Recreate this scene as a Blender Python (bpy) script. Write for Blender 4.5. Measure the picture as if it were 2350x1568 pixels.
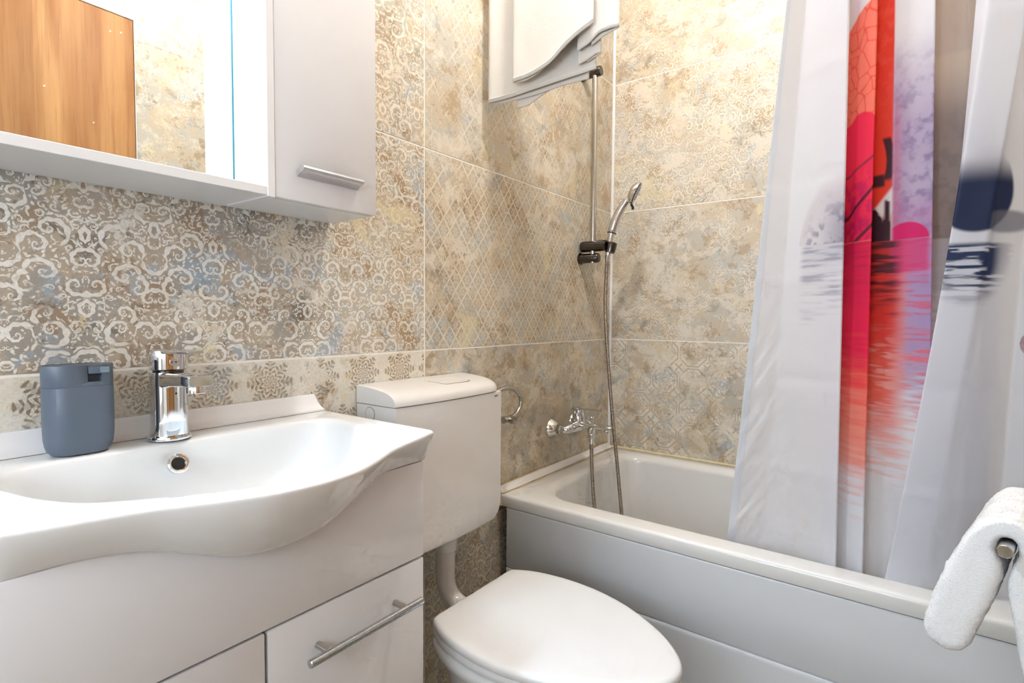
import bpy, bmesh, math, random
import numpy as np
from mathutils import Vector, Matrix
random.seed(7)
PI = math.pi
for o in list(bpy.data.objects):
    bpy.data.objects.remove(o)
sc = bpy.context.scene
COL = sc.collection

# ------------------------------------------------------------------ camera
cd = bpy.data.cameras.new('camera')
cam = bpy.data.objects.new('camera', cd)
COL.objects.link(cam)
_yaw, _pit, _rol = 0.638088897, 0.0458218137, 0.00724597584
_F = Vector((math.cos(_yaw) * math.cos(_pit), math.sin(_yaw) * math.cos(_pit), -math.sin(_pit)))
_R0 = Vector((math.sin(_yaw), -math.cos(_yaw), 0))
_U0 = _R0.cross(_F)
_R = _R0 * math.cos(_rol) + _U0 * math.sin(_rol)
_U = _U0 * math.cos(_rol) - _R0 * math.sin(_rol)
cam.matrix_world = Matrix(((_R.x, _U.x, -_F.x, 0.0), (_R.y, _U.y, -_F.y, -0.97733), (_R.z, _U.z, -_F.z, 1.05), (0, 0, 0, 1)))
cd.sensor_fit = 'HORIZONTAL'
cd.sensor_width = 36.0
cd.lens = 1236.44 / 2350 * 36.0
cd.clip_start = 0.01
sc.camera = cam

# ------------------------------------------------------------------ world, lights, exposure
w = bpy.data.worlds.new('world')
sc.world = w
w.use_nodes = True
w.node_tree.nodes['Background'].inputs[0].default_value = (0.8, 0.85, 1.0, 1)
w.node_tree.nodes['Background'].inputs[1].default_value = 0.3
sc.view_settings.view_transform = 'Standard'
sc.view_settings.look = 'None'
sc.view_settings.exposure = 0.58
sc.view_settings.gamma = 1.0
sc.view_settings.use_curve_mapping = False
sc.cycles.max_bounces = 8
sc.cycles.diffuse_bounces = 3
sc.cycles.use_adaptive_sampling = True
sc.cycles.adaptive_threshold = 0.1
sc.cycles.adaptive_min_samples = 12
sc.cycles.glossy_bounces = 6
sc.cycles.caustics_reflective = False
sc.cycles.caustics_refractive = False


def light(name, kind, loc, energy, color, **kw):
    ld = bpy.data.lights.new(name, kind)
    ld.energy = energy
    ld.color = color
    for k, v in kw.items():
        setattr(ld, k, v)
    o = bpy.data.objects.new(name, ld)
    o.location = loc
    COL.objects.link(o)
    return o


CEIL_L = (0.98, -0.50, 2.54)
light('ceiling_light', 'POINT', CEIL_L, 26.5, (0.97, 0.985, 1.0), shadow_soft_size=0.05)
nl = light('cabinet_light', 'AREA', (0.27, -0.085, 1.868), 8.0, (0.54, 0.77, 1.0), shape='RECTANGLE', size=0.34, size_y=0.03)
fill_lamp = light('hall_light', 'AREA', (-0.835, -0.62, 1.35), 11.0, (0.66, 0.82, 1.0), shape='RECTANGLE', size=0.55, size_y=1.2)
fill_lamp.rotation_euler = (0, -PI / 2, 0)   # added fill light behind the camera, in front of the added window, facing +X


# ------------------------------------------------------------------ node helper
class S:
    """A socket with arithmetic."""

    def __init__(s, g, k):
        s.g, s.k = g, k

    def __add__(s, o): return s.g.m('ADD', s, o)
    def __radd__(s, o): return s.g.m('ADD', o, s)
    def __sub__(s, o): return s.g.m('SUBTRACT', s, o)
    def __rsub__(s, o): return s.g.m('SUBTRACT', o, s)
    def __mul__(s, o): return s.g.m('MULTIPLY', s, o)
    def __rmul__(s, o): return s.g.m('MULTIPLY', o, s)
    def __truediv__(s, o): return s.g.m('DIVIDE', s, o)


class G:
    def __init__(s, name):
        s.mat = bpy.data.materials.new(name)
        s.mat.use_nodes = True
        s.nt = s.mat.node_tree
        s.bsdf = s.nt.nodes['Principled BSDF']

    def n(s, t): return s.nt.nodes.new(t)

    def put(s, sock, v):
        if isinstance(v, S):
            s.nt.links.new(v.k, sock)
        elif isinstance(v, (tuple, list)) and len(v) == 3 and sock.type == 'RGBA':
            sock.default_value = (*v, 1)
        else:
            sock.default_value = v

    def m(s, op, a, b=None, c=None):
        nd = s.n('ShaderNodeMath')
        nd.operation = op
        for i, v in enumerate((a, b, c)):
            if v is not None:
                s.put(nd.inputs[i], v)
        return S(s, nd.outputs[0])

    def f(s, op, a): return s.m(op, a)

    def step(s, x, a, b):
        nd = s.n('ShaderNodeMapRange')
        nd.interpolation_type = 'SMOOTHSTEP'
        s.put(nd.inputs[0], x)
        s.put(nd.inputs[1], a)
        s.put(nd.inputs[2], b)
        return S(s, nd.outputs[0])

    def vec(s, x, y, z=0.0):
        nd = s.n('ShaderNodeCombineXYZ')
        for i, v in enumerate((x, y, z)):
            s.put(nd.inputs[i], v)
        return S(s, nd.outputs[0])

    def sep(s, v):
        nd = s.n('ShaderNodeSeparateXYZ')
        s.put(nd.inputs[0], v)
        return [S(s, nd.outputs[i]) for i in range(3)]

    def noise(s, v, scale, detail=4.0, rough=0.55, dist=0.0):
        nd = s.n('ShaderNodeTexNoise')
        s.put(nd.inputs['Vector'], v)
        nd.inputs['Scale'].default_value = scale
        nd.inputs['Detail'].default_value = detail
        nd.inputs['Roughness'].default_value = rough
        nd.inputs['Distortion'].default_value = dist
        return S(s, nd.outputs[0])

    def voro(s, v, rnd=1.0, dims='2D'):
        nd = s.n('ShaderNodeTexVoronoi')
        nd.voronoi_dimensions = dims
        s.put(nd.inputs['Vector'], v)
        nd.inputs['Scale'].default_value = 1.0
        nd.inputs['Randomness'].default_value = rnd
        return S(s, nd.outputs['Distance']), S(s, nd.outputs['Color']), S(s, nd.outputs['Position'])

    def mix(s, fac, a, b):
        nd = s.n('ShaderNodeMix')
        nd.data_type = 'RGBA'
        s.put(nd.inputs[0], fac)
        s.put(nd.inputs[6], a)
        s.put(nd.inputs[7], b)
        return S(s, nd.outputs[2])

    def obj(s):
        nd = s.n('ShaderNodeTexCoord')
        return S(s, nd.outputs['Object'])

    def bump(s, h, strength, dist=0.002):
        nd = s.n('ShaderNodeBump')
        nd.inputs['Strength'].default_value = strength
        nd.inputs['Distance'].default_value = dist
        s.put(nd.inputs['Height'], h)
        s.nt.links.new(nd.outputs[0], s.bsdf.inputs['Normal'])

    def set(s, **kw):
        for k, v in kw.items():
            s.put(s.bsdf.inputs[k.replace('_', ' ')], v)
        return s.mat


def srgb(r, g, b):
    f = lambda c: (c / 255 / 12.92) if c <= 10 else ((c / 255 + 0.055) / 1.055) ** 2.4
    return (f(r), f(g), f(b))


def plain(name, col, rough, metal=0.0, var=0.03, vs=40.0, bump=0.0, bs=300.0, **kw):
    g = G(name)
    p = g.obj()
    n = g.noise(p, vs, 3)
    k = g.step(n, 0.3, 0.7)
    c2 = tuple(max(0, c * (1 - var * 2)) for c in col)
    g.set(Base_Color=g.mix(k, col, c2), Roughness=rough, Metallic=metal, **kw)
    if bump:
        g.bump(g.noise(p, bs, 3), bump, 0.001)
    return g.mat


M = {}
M['ceramic'] = plain('glazed_ceramic', srgb(232, 230, 227), 0.07, var=0.008, vs=6)
M['gloss_white'] = plain('gloss_white_lacquer', srgb(226, 223, 222), 0.13, var=0.008, vs=5)
M['satin_white'] = plain('satin_white_board', srgb(228, 226, 225), 0.3, var=0.01, vs=8)
M['abs'] = plain('white_plastic', srgb(228, 222, 215), 0.16, var=0.01, vs=8)
M['seat'] = plain('white_seat_plastic', srgb(228, 225, 222), 0.3, var=0.01, vs=8)
M['acrylic'] = plain('white_acrylic', srgb(230, 226, 220), 0.12, var=0.008, vs=5)
M['panel'] = plain('white_panel_acrylic', srgb(220, 219, 219), 0.25, var=0.01, vs=5)
M['pvc'] = plain('white_pvc', srgb(236, 232, 230), 0.3, var=0.01, vs=30)
M['caulk'] = plain('aged_sealant', srgb(222, 190, 135), 0.5, var=0.12, vs=25)
M['caulk_pale'] = plain('pale_sealant', srgb(232, 214, 170), 0.5, var=0.1, vs=25)
M['grout'] = plain('cream_grout', srgb(246, 238, 226), 0.8, var=0.04, vs=60)
M['chrome'] = plain('chrome', srgb(225, 226, 228), 0.05, 1.0, var=0.02, vs=60)
M['chrome_worn'] = plain('spotted_chrome', srgb(200, 203, 206), 0.12, 1.0, var=0.12, vs=220)
M['steel'] = plain('brushed_steel', srgb(190, 186, 180), 0.22, 1.0, var=0.05, vs=80)
M['dark_chrome'] = plain('dark_chrome', srgb(96, 90, 84), 0.18, 1.0, var=0.1, vs=90)
M['hose'] = plain('hose_steel', srgb(168, 156, 142), 0.3, 1.0, var=0.1, vs=200)
M['alu'] = plain('matt_aluminium', srgb(212, 210, 212), 0.3, 1.0, var=0.03, vs=80)
M['black'] = plain('black_rubber', srgb(28, 28, 30), 0.5, var=0.1, vs=60)
M['hole'] = plain('dark_cavity', srgb(18, 20, 22), 0.35, var=0.1)
M['nozzle'] = plain('grey_spray_plate', srgb(66, 64, 64), 0.35, var=0.1, vs=120)
M['slate'] = plain('slate_blue_plastic', srgb(88, 98, 111), 0.42, var=0.02, vs=12, bump=0.04, bs=900)
M['slate_dark'] = plain('dark_slate_plastic', srgb(62, 70, 82), 0.5, var=0.03, vs=12)
M['clear_tip'] = plain('pale_nozzle_plastic', srgb(120, 136, 145), 0.25, var=0.05, vs=40)
M['paint'] = plain('white_wall_paint', srgb(236, 230, 222), 0.8, var=0.01, vs=8)
M['floor'] = plain('beige_floor_tile', srgb(176, 158, 134), 0.4, var=0.15, vs=9)
M['logo'] = plain('grey_print', srgb(84, 78, 74), 0.5)
M['red'] = plain('red_dot', srgb(200, 30, 40), 0.3)
M['blue'] = plain('blue_dot', srgb(30, 45, 120), 0.3)


def emit(name, col, st):
    g = G(name)
    g.set(Base_Color=(0.9, 0.9, 0.9), Emission_Color=col, Emission_Strength=st)
    return g.mat


M['bulb'] = emit('lamp_glow', (1.0, 0.86, 0.7), 14.0)
M['led'] = emit('led_glow', (0.82, 0.91, 1.0), 10.0)
M['window_glow'] = emit('daylight_pane', (0.86, 0.92, 1.0), 1.0)  # glowing glass of the added window


def mirror_mat():
    g = G('mirror_silver')
    p = g.obj()
    d, c, _ = g.voro(p * 0.0 if False else S(g, _scale(g, p, 55.0)), 1.0, '3D')
    cr = g.sep(c)
    spot = g.step(d, 0.085, 0.05) * g.m('GREATER_THAN', cr[0], 0.55)
    g.set(Base_Color=(0.93, 0.95, 0.95), Metallic=1.0, Roughness=spot * 0.5 + 0.004)
    return g.mat


def _scale(g, p, k):
    nd = g.n('ShaderNodeVectorMath')
    nd.operation = 'SCALE'
    g.put(nd.inputs[0], p)
    nd.inputs[3].default_value = k
    return nd.outputs[0]


M['mirror'] = mirror_mat()


def glass_edge():
    return plain('mirror_glass_edge', srgb(60, 132, 140), 0.15, var=0.05)


M['glass_edge'] = glass_edge()


def wood_mat():
    g = G('oak_door_veneer')
    x, y, z = g.sep(g.obj())
    v = g.vec(x * 9.0, z * 0.9, 3.0)
    big = g.noise(v, 1.6, 3, 0.5, 0.6)
    fine = g.noise(g.vec(x * 60.0, z * 2.0, 1.0), 2.0, 5, 0.6, 0.4)
    plank = g.m('FLOOR', x / 0.115)
    nd = g.n('ShaderNodeTexWhiteNoise')
    nd.noise_dimensions = '1D'
    g.put(nd.inputs['W'], plank)
    pv = S(g, nd.outputs['Value'])
    c = g.mix(g.step(big, 0.3, 0.7), srgb(196, 146, 92), srgb(160, 106, 58))
    c = g.mix(pv * 0.45, c, srgb(140, 88, 46))
    c = g.mix(g.step(fine, 0.45, 0.75) * 0.5, c, srgb(136, 86, 48))
    kn = g.voro(g.vec(x * 3.2, z * 1.1), 1.0)[0]
    c = g.mix(g.step(kn, 0.07, 0.02) * 0.7, c, srgb(96, 56, 30))
    g.set(Base_Color=c, Roughness=0.55, Specular_IOR_Level=0.25)
    return g.mat


M['wood'] = wood_mat()


# ------------------------------------------------------------------ decorated tile material
def polar(g, u, v):
    r = g.m('SQRT', u * u + v * v)
    return r, g.m('ARCTAN2', v, u)


def fracc(g, a):
    return g.m('FRACT', a) - 0.5


def volute(g, px, py, k, seed, rnd=0.85):
    """One layer of scroll volutes on a cell field: mask and local radius."""
    d, c, pos = g.voro(g.vec(px * k, py * k + seed), rnd)
    cx, cy, _ = g.sep(pos)
    ca, cb, cc = g.sep(c)
    r, th = polar(g, px * k - cx, py * k + seed - cy)
    h = th * g.m('SIGN', ca - 0.5)
    lr = g.m('LOGARITHM', r + 0.02, math.e)
    arm = g.m('COSINE', h + lr * 4.0 + cb * 6.283)
    lobes = g.m('COSINE', h * 7.0 - lr * 5.0)
    thr = r * 0.50 + 0.38 + lobes * 0.16
    return g.step(arm, thr, thr + 0.18) * g.step(r, 0.70, 0.62), r, arm, h


def drops(g, px, py, k, seed, base):
    """Teardrop leaves on a finer cell field."""
    d, c, pos = g.voro(g.vec(px * k, py * k + seed), 0.85)
    cx, cy, _ = g.sep(pos)
    ca, cb, cc = g.sep(c)
    a = base + ca * 2.2
    co, si = g.m('COSINE', a), g.m('SINE', a)
    u, v = px * k - cx, py * k + seed - cy
    lu = u * co + v * si
    lv = v * co - u * si + lu * lu * (cb * 1.2 - 0.6)
    t = g.m('MAXIMUM', g.m('MINIMUM', lu * 1.05 + 0.52, 1.0), 0.0)
    wd = g.m('SQRT', t) * (1.0 - t) * 0.56
    return g.step(g.m('ABSOLUTE', lv) - wd, 0.02, -0.07)


def orn_damask(g, x, y, seed):
    """Mirrored field of volutes with teardrop leaves between them. Returns a 0..1 mask."""
    xf = g.m('PINGPONG', x + 10.0 + seed * 0.03, 0.105)
    wob = g.noise(g.vec(xf, y, seed), 16.0, 1)
    px, py = xf + wob * 0.012, y - wob * 0.010
    v1, r1, arm, h = volute(g, px, py, 1 / 0.043, seed)
    v2, r2, arm2, h2 = volute(g, px, py, 1 / 0.0215, seed * 2.0)
    dr = drops(g, px, py, 1 / 0.0112, seed * 3.0, h)
    free = g.step(arm - r1 * 0.5, 0.22, -0.12)
    far = g.step(r1, 0.40, 0.52)
    rest = g.m('MAXIMUM', v2 * far, dr * g.step(arm2 - r2 * 0.5, 0.35, 0.0))
    return g.m('MAXIMUM', v1, rest * free)


def orn_lattice(g, x, y, seed):
    a, b = x / 0.066 + y / 0.088 + seed, x / 0.066 - y / 0.088
    u, v = fracc(g, a), fracc(g, b)
    line = g.m('MAXIMUM', g.step(g.m('ABSOLUTE', u), 0.41, 0.46), g.step(g.m('ABSOLUTE', v), 0.41, 0.46)) * 0.8
    r, th = polar(g, u, v)
    pet = g.m('COSINE', th * 8.0) * 0.10 + g.m('COSINE', th * 4.0) * 0.05
    ring = g.step(g.m('ABSOLUTE', r - 0.22 - pet), 0.055, 0.03)
    spoke = g.step(g.m('COSINE', th * 8.0 + g.m('SINE', r * 40.0) * 0.8), 0.5, 0.8) * g.step(r, 0.36, 0.30) * 0.8
    return g.m('MAXIMUM', line, g.m('MAXIMUM', ring * 0.75, spoke * 0.6))


def orn_flake(g, x, y, seed):
    a, b = x / 0.125 + seed, y / 0.125 + seed * 0.37
    row = g.m('FLOOR', b)
    u, v = fracc(g, a + row * 0.5), fracc(g, b)
    r, th = polar(g, u, v)
    c8 = g.m('COSINE', th * 8.0)
    s8 = g.m('SINE', th * 8.0)
    fil = g.m('COSINE', r * 74.0 + c8 * 2.4) + g.m('COSINE', th * 16.0 + r * 30.0) * 0.6
    arm = g.step(c8, 0.35, 0.7) * g.step(r, 0.45, 0.40)
    env = g.step(r, c8 * 0.07 + 0.41, c8 * 0.07 + 0.36)
    f = g.step(fil, 0.1, 0.5) * env
    curl = g.step(g.m('ABSOLUTE', g.m('COSINE', r * 50.0 - g.m('ABSOLUTE', s8) * 3.0)), 0.35, 0.1) * env
    # returns the *dark* drawing; invert so that the pale field is the ornament
    return 1.0 - g.m('MAXIMUM', f * 0.9, g.m('MAXIMUM', curl * 0.6, arm * 0.35))


def orn_octagon(g, x, y, seed):
    a, b = x / 0.105 + seed, y / 0.105 + 0.2
    u, v = fracc(g, a), fracc(g, b)
    au, av = g.m('ABSOLUTE', u), g.m('ABSOLUTE', v)
    oc = g.m('MAXIMUM', g.m('MAXIMUM', au, av), (au + av) * 0.7071)
    line = g.step(g.m('ABSOLUTE', oc - 0.455), 0.035, 0.018)
    r, th = polar(g, u, v)
    c8, c4 = g.m('COSINE', th * 8.0), g.m('COSINE', th * 4.0)
    pet = g.step(g.m('ABSOLUTE', r - 0.24 - c8 * 0.08), 0.045, 0.02)
    pet2 = g.step(g.m('ABSOLUTE', r - 0.33 - c4 * 0.05), 0.035, 0.015)
    core = g.step(g.m('ABSOLUTE', r - 0.09), 0.04, 0.02)
    spoke = g.step(c8, 0.55, 0.85) * g.step(r, 0.24, 0.20)
    x1 = (au + av) * 0.7071
    dia = g.step(g.m('ABSOLUTE', au - av), 0.05, 0.025) * g.step(x1, 0.52, 0.54)
    o = g.m('MAXIMUM', line, g.m('MAXIMUM', pet, pet2 * 0.8))
    o = g.m('MAXIMUM', o, g.m('MAXIMUM', core, g.m('MAXIMUM', spoke * 0.7, dia)))
    return 1.0 - o


def orn_cross(g, x, y, seed):
    a, b = x / 0.18 + seed, y / 0.16 + seed * 0.6
    u, v = fracc(g, a), fracc(g, b)
    r, th = polar(g, u, v)
    c4 = g.m('COSINE', th * 4.0)
    fr = g.step(g.m('COSINE', th * 12.0 + g.m('SINE', r * 38.0) * 1.6) + c4 * 0.6, 0.2, 0.6) * g.step(r, 0.47 + c4 * 0.05, 0.40)
    rim = g.step(g.m('ABSOLUTE', r - 0.36 - c4 * 0.09), 0.05, 0.02)
    dots = g.step(g.m('COSINE', u * 75.0) * g.m('COSINE', v * 75.0), 0.4, 0.8) * 0.5
    return g.m('MAXIMUM', fr, g.m('MAXIMUM', rim, dots))


ORN = dict(damask=orn_damask, lattice=orn_lattice, flake=orn_flake, octagon=orn_octagon, cross=orn_cross)


def tile_mat(name, kind, seed, orn, pale, ga, gb, gc, plaster, blue=0.35, vis=(0.36, 0.50), worn=(0.56, 0.62), dark=0.3, size=1.0, warm=None):
    g = G(name)
    x, y, _ = g.sep(g.obj())
    if warm:                                     # light painted into the ground: grey on the shaded left, tan where lit
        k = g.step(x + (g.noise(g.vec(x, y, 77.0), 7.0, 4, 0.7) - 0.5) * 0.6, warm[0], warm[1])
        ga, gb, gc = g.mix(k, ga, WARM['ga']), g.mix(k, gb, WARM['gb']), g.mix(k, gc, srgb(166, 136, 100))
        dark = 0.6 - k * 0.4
    P = lambda k: g.vec(x, y, seed * 1.37 + k * 5.1)
    # a slight wobble, as if the print were hand worn
    wv = g.noise(P(9), 60.0, 2)
    mask = ORN[kind](g, (x + wv * 0.003) / size, (y - wv * 0.003) / size, seed)
    n1, n2, n3 = g.noise(P(1), 9.0, 5, 0.70), g.noise(P(2), 12.0, 5, 0.74), g.noise(P(3), 8.0, 5, 0.72, 0.5)
    n4, n5 = g.noise(P(4), 10.0, 5, 0.76, 0.4), g.noise(P(5), 110.0, 2, 0.6)
    col = g.mix(g.step(n1, 0.46, 0.54), ga, gb)
    col = g.mix(g.step(n2, 0.53, 0.58) * 0.85, col, gc)
    n9 = g.noise(P(8), 13.0, 5, 0.78, 0.8)
    col = g.mix(g.step(n9 + (n5 - 0.5) * 0.1, 0.55, 0.61) * dark, col, srgb(92, 86, 77))
    v = g.step(n3 + (n5 - 0.5) * 0.10, vis[0], vis[1])
    col = g.mix(mask * v, col, g.mix(g.step(n2, 0.4, 0.6), orn, pale))
    wm = g.step(n4 + (n5 - 0.5) * 0.14, worn[0], worn[1])
    col = g.mix(wm * (0.9 - mask * 0.35), col, g.mix(g.step(n1, 0.42, 0.5), plaster, pale))
    n6 = g.noise(P(6), 8.5, 5, 0.76, 0.6)
    col = g.mix(g.step(n6, 0.56, 0.62) * blue * (1.0 - mask * 0.75), col, srgb(152, 176, 192))
    col = g.mix(g.step(1.0 - n6, 0.60, 0.64) * 0.6, col, srgb(224, 210, 170))
    # dark chips and fine mottling
    n7 = g.noise(P(7), 42.0, 4, 0.75)
    col = g.mix(g.step(n7, 0.64, 0.69) * 0.7 * (1.0 - mask * 0.6), col, gc)
    col = g.mix(g.step(n7, 0.36, 0.30) * 0.6, col, g.mix(0.5, plaster, orn))
    mot = g.noise(P(10), 260.0, 2, 0.7)
    col = g.mix(g.step(mot, 0.35, 0.75) * 0.22, col, g.mix(0.5, gc, ga))
    g.set(Base_Color=col, Roughness=0.42)
    g.bump(mask * 0.5 + n5, 0.06, 0.0008)
    return g.mat


GREY_PAL = dict(orn=srgb(233, 227, 217), pale=srgb(221, 213, 199), ga=srgb(158, 151, 141), gb=srgb(178, 161, 140), gc=srgb(153, 127, 103), plaster=srgb(213, 199, 174), dark=0.6)
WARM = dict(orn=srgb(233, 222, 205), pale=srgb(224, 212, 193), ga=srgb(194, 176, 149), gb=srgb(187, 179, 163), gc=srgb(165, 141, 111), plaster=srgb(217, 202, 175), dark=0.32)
PALEW = dict(orn=srgb(229, 218, 201), pale=srgb(223, 211, 193), ga=srgb(199, 182, 156), gb=srgb(193, 185, 169), gc=srgb(176, 151, 118), plaster=srgb(213, 199, 175), dark=0.32)
T = {}
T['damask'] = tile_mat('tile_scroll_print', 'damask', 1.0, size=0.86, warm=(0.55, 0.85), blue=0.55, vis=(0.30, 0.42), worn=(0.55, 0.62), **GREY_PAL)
T['flake'] = tile_mat('tile_snowflake_print', 'flake', 3.46, size=0.86, blue=0.45, vis=(0.28, 0.40), worn=(0.54, 0.6), **dict(WARM, orn=srgb(228, 221, 208), pale=srgb(224, 214, 196), ga=srgb(166, 140, 106), gb=srgb(154, 144, 126), gc=srgb(130, 102, 72), plaster=srgb(196, 180, 152)))
T['lattice'] = tile_mat('tile_lattice_print', 'lattice', 3.1, size=0.70, blue=0.4, vis=(0.32, 0.50), worn=(0.53, 0.61), **WARM)
T['lattice_pale'] = tile_mat('tile_pale_lattice_print', 'lattice', 4.7, size=0.70, blue=0.25, vis=(0.40, 0.60), worn=(0.50, 0.60), **PALEW)
T['damask_warm'] = tile_mat('tile_warm_scroll_print', 'damask', 5.2, blue=0.3, vis=(0.34, 0.48), worn=(0.54, 0.62), **WARM)
T['mottle'] = tile_mat('tile_worn_print', 'damask', 6.4, size=0.55, blue=0.5, vis=(0.50, 0.66), worn=(0.46, 0.58), **WARM)
T['octagon'] = tile_mat('tile_octagon_print', 'octagon', 0.35, blue=0.6, vis=(0.42, 0.60), worn=(0.49, 0.58), **WARM)
T['cross'] = tile_mat('tile_leaf_print', 'damask', 8.1, size=0.72, blue=0.4, vis=(0.34, 0.50), worn=(0.52, 0.60), **PALEW)
T['scroll_pale'] = tile_mat('tile_pale_scroll_print', 'damask', 9.3, size=0.62, blue=0.3, vis=(0.42, 0.56), worn=(0.52, 0.60), **PALEW)


def vnoise(x, y, seed=0):
    """Smooth value noise in numpy."""
    xi, yi = np.floor(x).astype(np.int64), np.floor(y).astype(np.int64)
    fx, fy = x - xi, y - yi
    fx, fy = fx * fx * (3 - 2 * fx), fy * fy * (3 - 2 * fy)

    def h(a, b):
        v = np.sin(a * 127.1 + b * 311.7 + seed * 74.7) * 43758.5453
        return v - np.floor(v)
    return (h(xi, yi) * (1 - fx) + h(xi + 1, yi) * fx) * (1 - fy) + (h(xi, yi + 1) * (1 - fx) + h(xi + 1, yi + 1) * fx) * fy


def fbm(x, y, seed=0, o=4):
    s, a, t = 0, .5, 0
    for k in range(o):
        s = s + a * vnoise(x * 2 ** k, y * 2 ** k, seed + k)
        t += a
        a *= .5
    return s / t


def sm(x, a, b):
    t = np.clip((x - a) / (b - a), 0, 1)
    return t * t * (3 - 2 * t)


# ------------------------------------------------------------------ mesh helpers
def finish(bm, name, mat, parent=None, sharp=35, smooth=True):
    bmesh.ops.recalc_face_normals(bm, faces=bm.faces)
    if smooth:
        lim = math.radians(sharp)
        for f in bm.faces:
            f.smooth = True
        for e in bm.edges:
            if len(e.link_faces) == 2 and e.calc_face_angle(0) > lim:
                e.smooth = False
    me = bpy.data.meshes.new(name)
    bm.to_mesh(me)
    bm.free()
    if mat:
        me.materials.append(mat)
    o = bpy.data.objects.new(name, me)
    COL.objects.link(o)
    if parent:
        o.parent = parent
        o.matrix_parent_inverse = parent.matrix_world.inverted()
    return o


def box_bm(x0, x1, y0, y1, z0, z1, bev=0.0, seg=2, bm=None):
    own = bmesh.new()
    bmesh.ops.create_cube(own, size=1.0)
    for v in own.verts:
        v.co = Vector((x0 + (v.co.x + .5) * (x1 - x0), y0 + (v.co.y + .5) * (y1 - y0), z0 + (v.co.z + .5) * (z1 - z0)))
    if bev:
        bmesh.ops.bevel(own, geom=own.edges[:], offset=bev, segments=seg, profile=0.5, affect='EDGES')
    if bm is None:
        return own
    return join(bm, own)


def join(a, b):
    me = bpy.data.meshes.new('t')
    b.to_mesh(me)
    b.free()
    a.from_mesh(me)
    bpy.data.meshes.remove(me)
    return a


def loft(rings, cap0=True, cap1=True, closed=True, bm=None):
    bm = bm or bmesh.new()
    R = [[bm.verts.new(p) for p in r] for r in rings]
    n = len(R[0])
    for a, b in zip(R, R[1:]):
        for i in range(n if closed else n - 1):
            j = (i + 1) % n
            bm.faces.new((a[i], a[j], b[j], b[i]))
    if cap0:
        bm.faces.new(R[0])
    if cap1:
        bm.faces.new(R[-1][::-1])
    return bm


def tube(pts, rad, n=12, bm=None, cap=True):
    pts = [Vector(p) for p in pts]
    rads = rad if isinstance(rad, (list, tuple)) else [rad] * len(pts)
    tang = []
    for i in range(len(pts)):
        a, b = pts[max(i - 1, 0)], pts[min(i + 1, len(pts) - 1)]
        tang.append((b - a).normalized())
    up = Vector((0, 0, 1)) if abs(tang[0].z) < .9 else Vector((1, 0, 0))
    u = tang[0].cross(up).normalized()
    rings = []
    for i, p in enumerate(pts):
        u = (u - tang[i] * u.dot(tang[i])).normalized()
        v = tang[i].cross(u)
        rings.append([p + (u * math.cos(2 * PI * k / n) + v * math.sin(2 * PI * k / n)) * rads[i] for k in range(n)])
    return loft(rings, cap, cap, True, bm)


def spline(pts, per=8):
    P = [Vector(p) for p in pts]
    P = [P[0] * 2 - P[1]] + P + [P[-1] * 2 - P[-2]]
    out = []
    for i in range(1, len(P) - 2):
        for k in range(per):
            t = k / per
            a, b, c, d = P[i - 1], P[i], P[i + 1], P[i + 2]
            out.append(0.5 * ((2 * b) + (c - a) * t + (2 * a - 5 * b + 4 * c - d) * t * t + (3 * b - a - 3 * c + d) * t ** 3))
    out.append(P[-2])
    return out


def lathe(prof, org, axis, n=28, bm=None, sx=1.0, sy=1.0):
    """prof: list of (radius, height along the axis)."""
    org, ax = Vector(org), Vector(axis).normalized()
    up = Vector((0, 0, 1)) if abs(ax.z) < .9 else Vector((1, 0, 0))
    u = ax.cross(up).normalized()
    v = ax.cross(u)
    rings = []
    for r, h in prof:
        r = max(r, 1e-5)
        rings.append([org + ax * h + u * (r * sx * math.cos(2 * PI * k / n)) + v * (r * sy * math.sin(2 * PI * k / n)) for k in range(n)])
    return loft(rings, True, True, True, bm)


def rrect(x0, x1, y0, y1, r, z, seg=8):
    """Counter-clockwise rounded rectangle; r is one radius or four (x1y0, x1y1, x0y1, x0y0)."""
    rs = r if isinstance(r, (list, tuple)) else [r] * 4
    out = []
    for (cx, cy, a0), q in zip(((x1, y0, -PI / 2), (x1, y1, 0), (x0, y1, PI / 2), (x0, y0, PI)), rs):
        sx, sy = (-1 if cx == x1 else 1), (-1 if cy == y1 else 1)
        for k in range(seg + 1):
            a = a0 + k / seg * PI / 2
            out.append(Vector((cx + sx * q + q * math.cos(a), cy + sy * q + q * math.sin(a), z)))
    return out


def empty(name, loc, label, cat, group=None):
    o = bpy.data.objects.new(name, None)
    o.empty_display_size = 0.05
    o.location = loc
    COL.objects.link(o)
    o['label'], o['category'] = label, cat
    if group:
        o['group'] = group
    bpy.context.view_layer.update()
    return o


def tag(o, label, cat, group=None):
    o['label'], o['category'] = label, cat
    if group:
        o['group'] = group
    return o


def struct(o):
    o['kind'] = 'structure'
    return o


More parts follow.
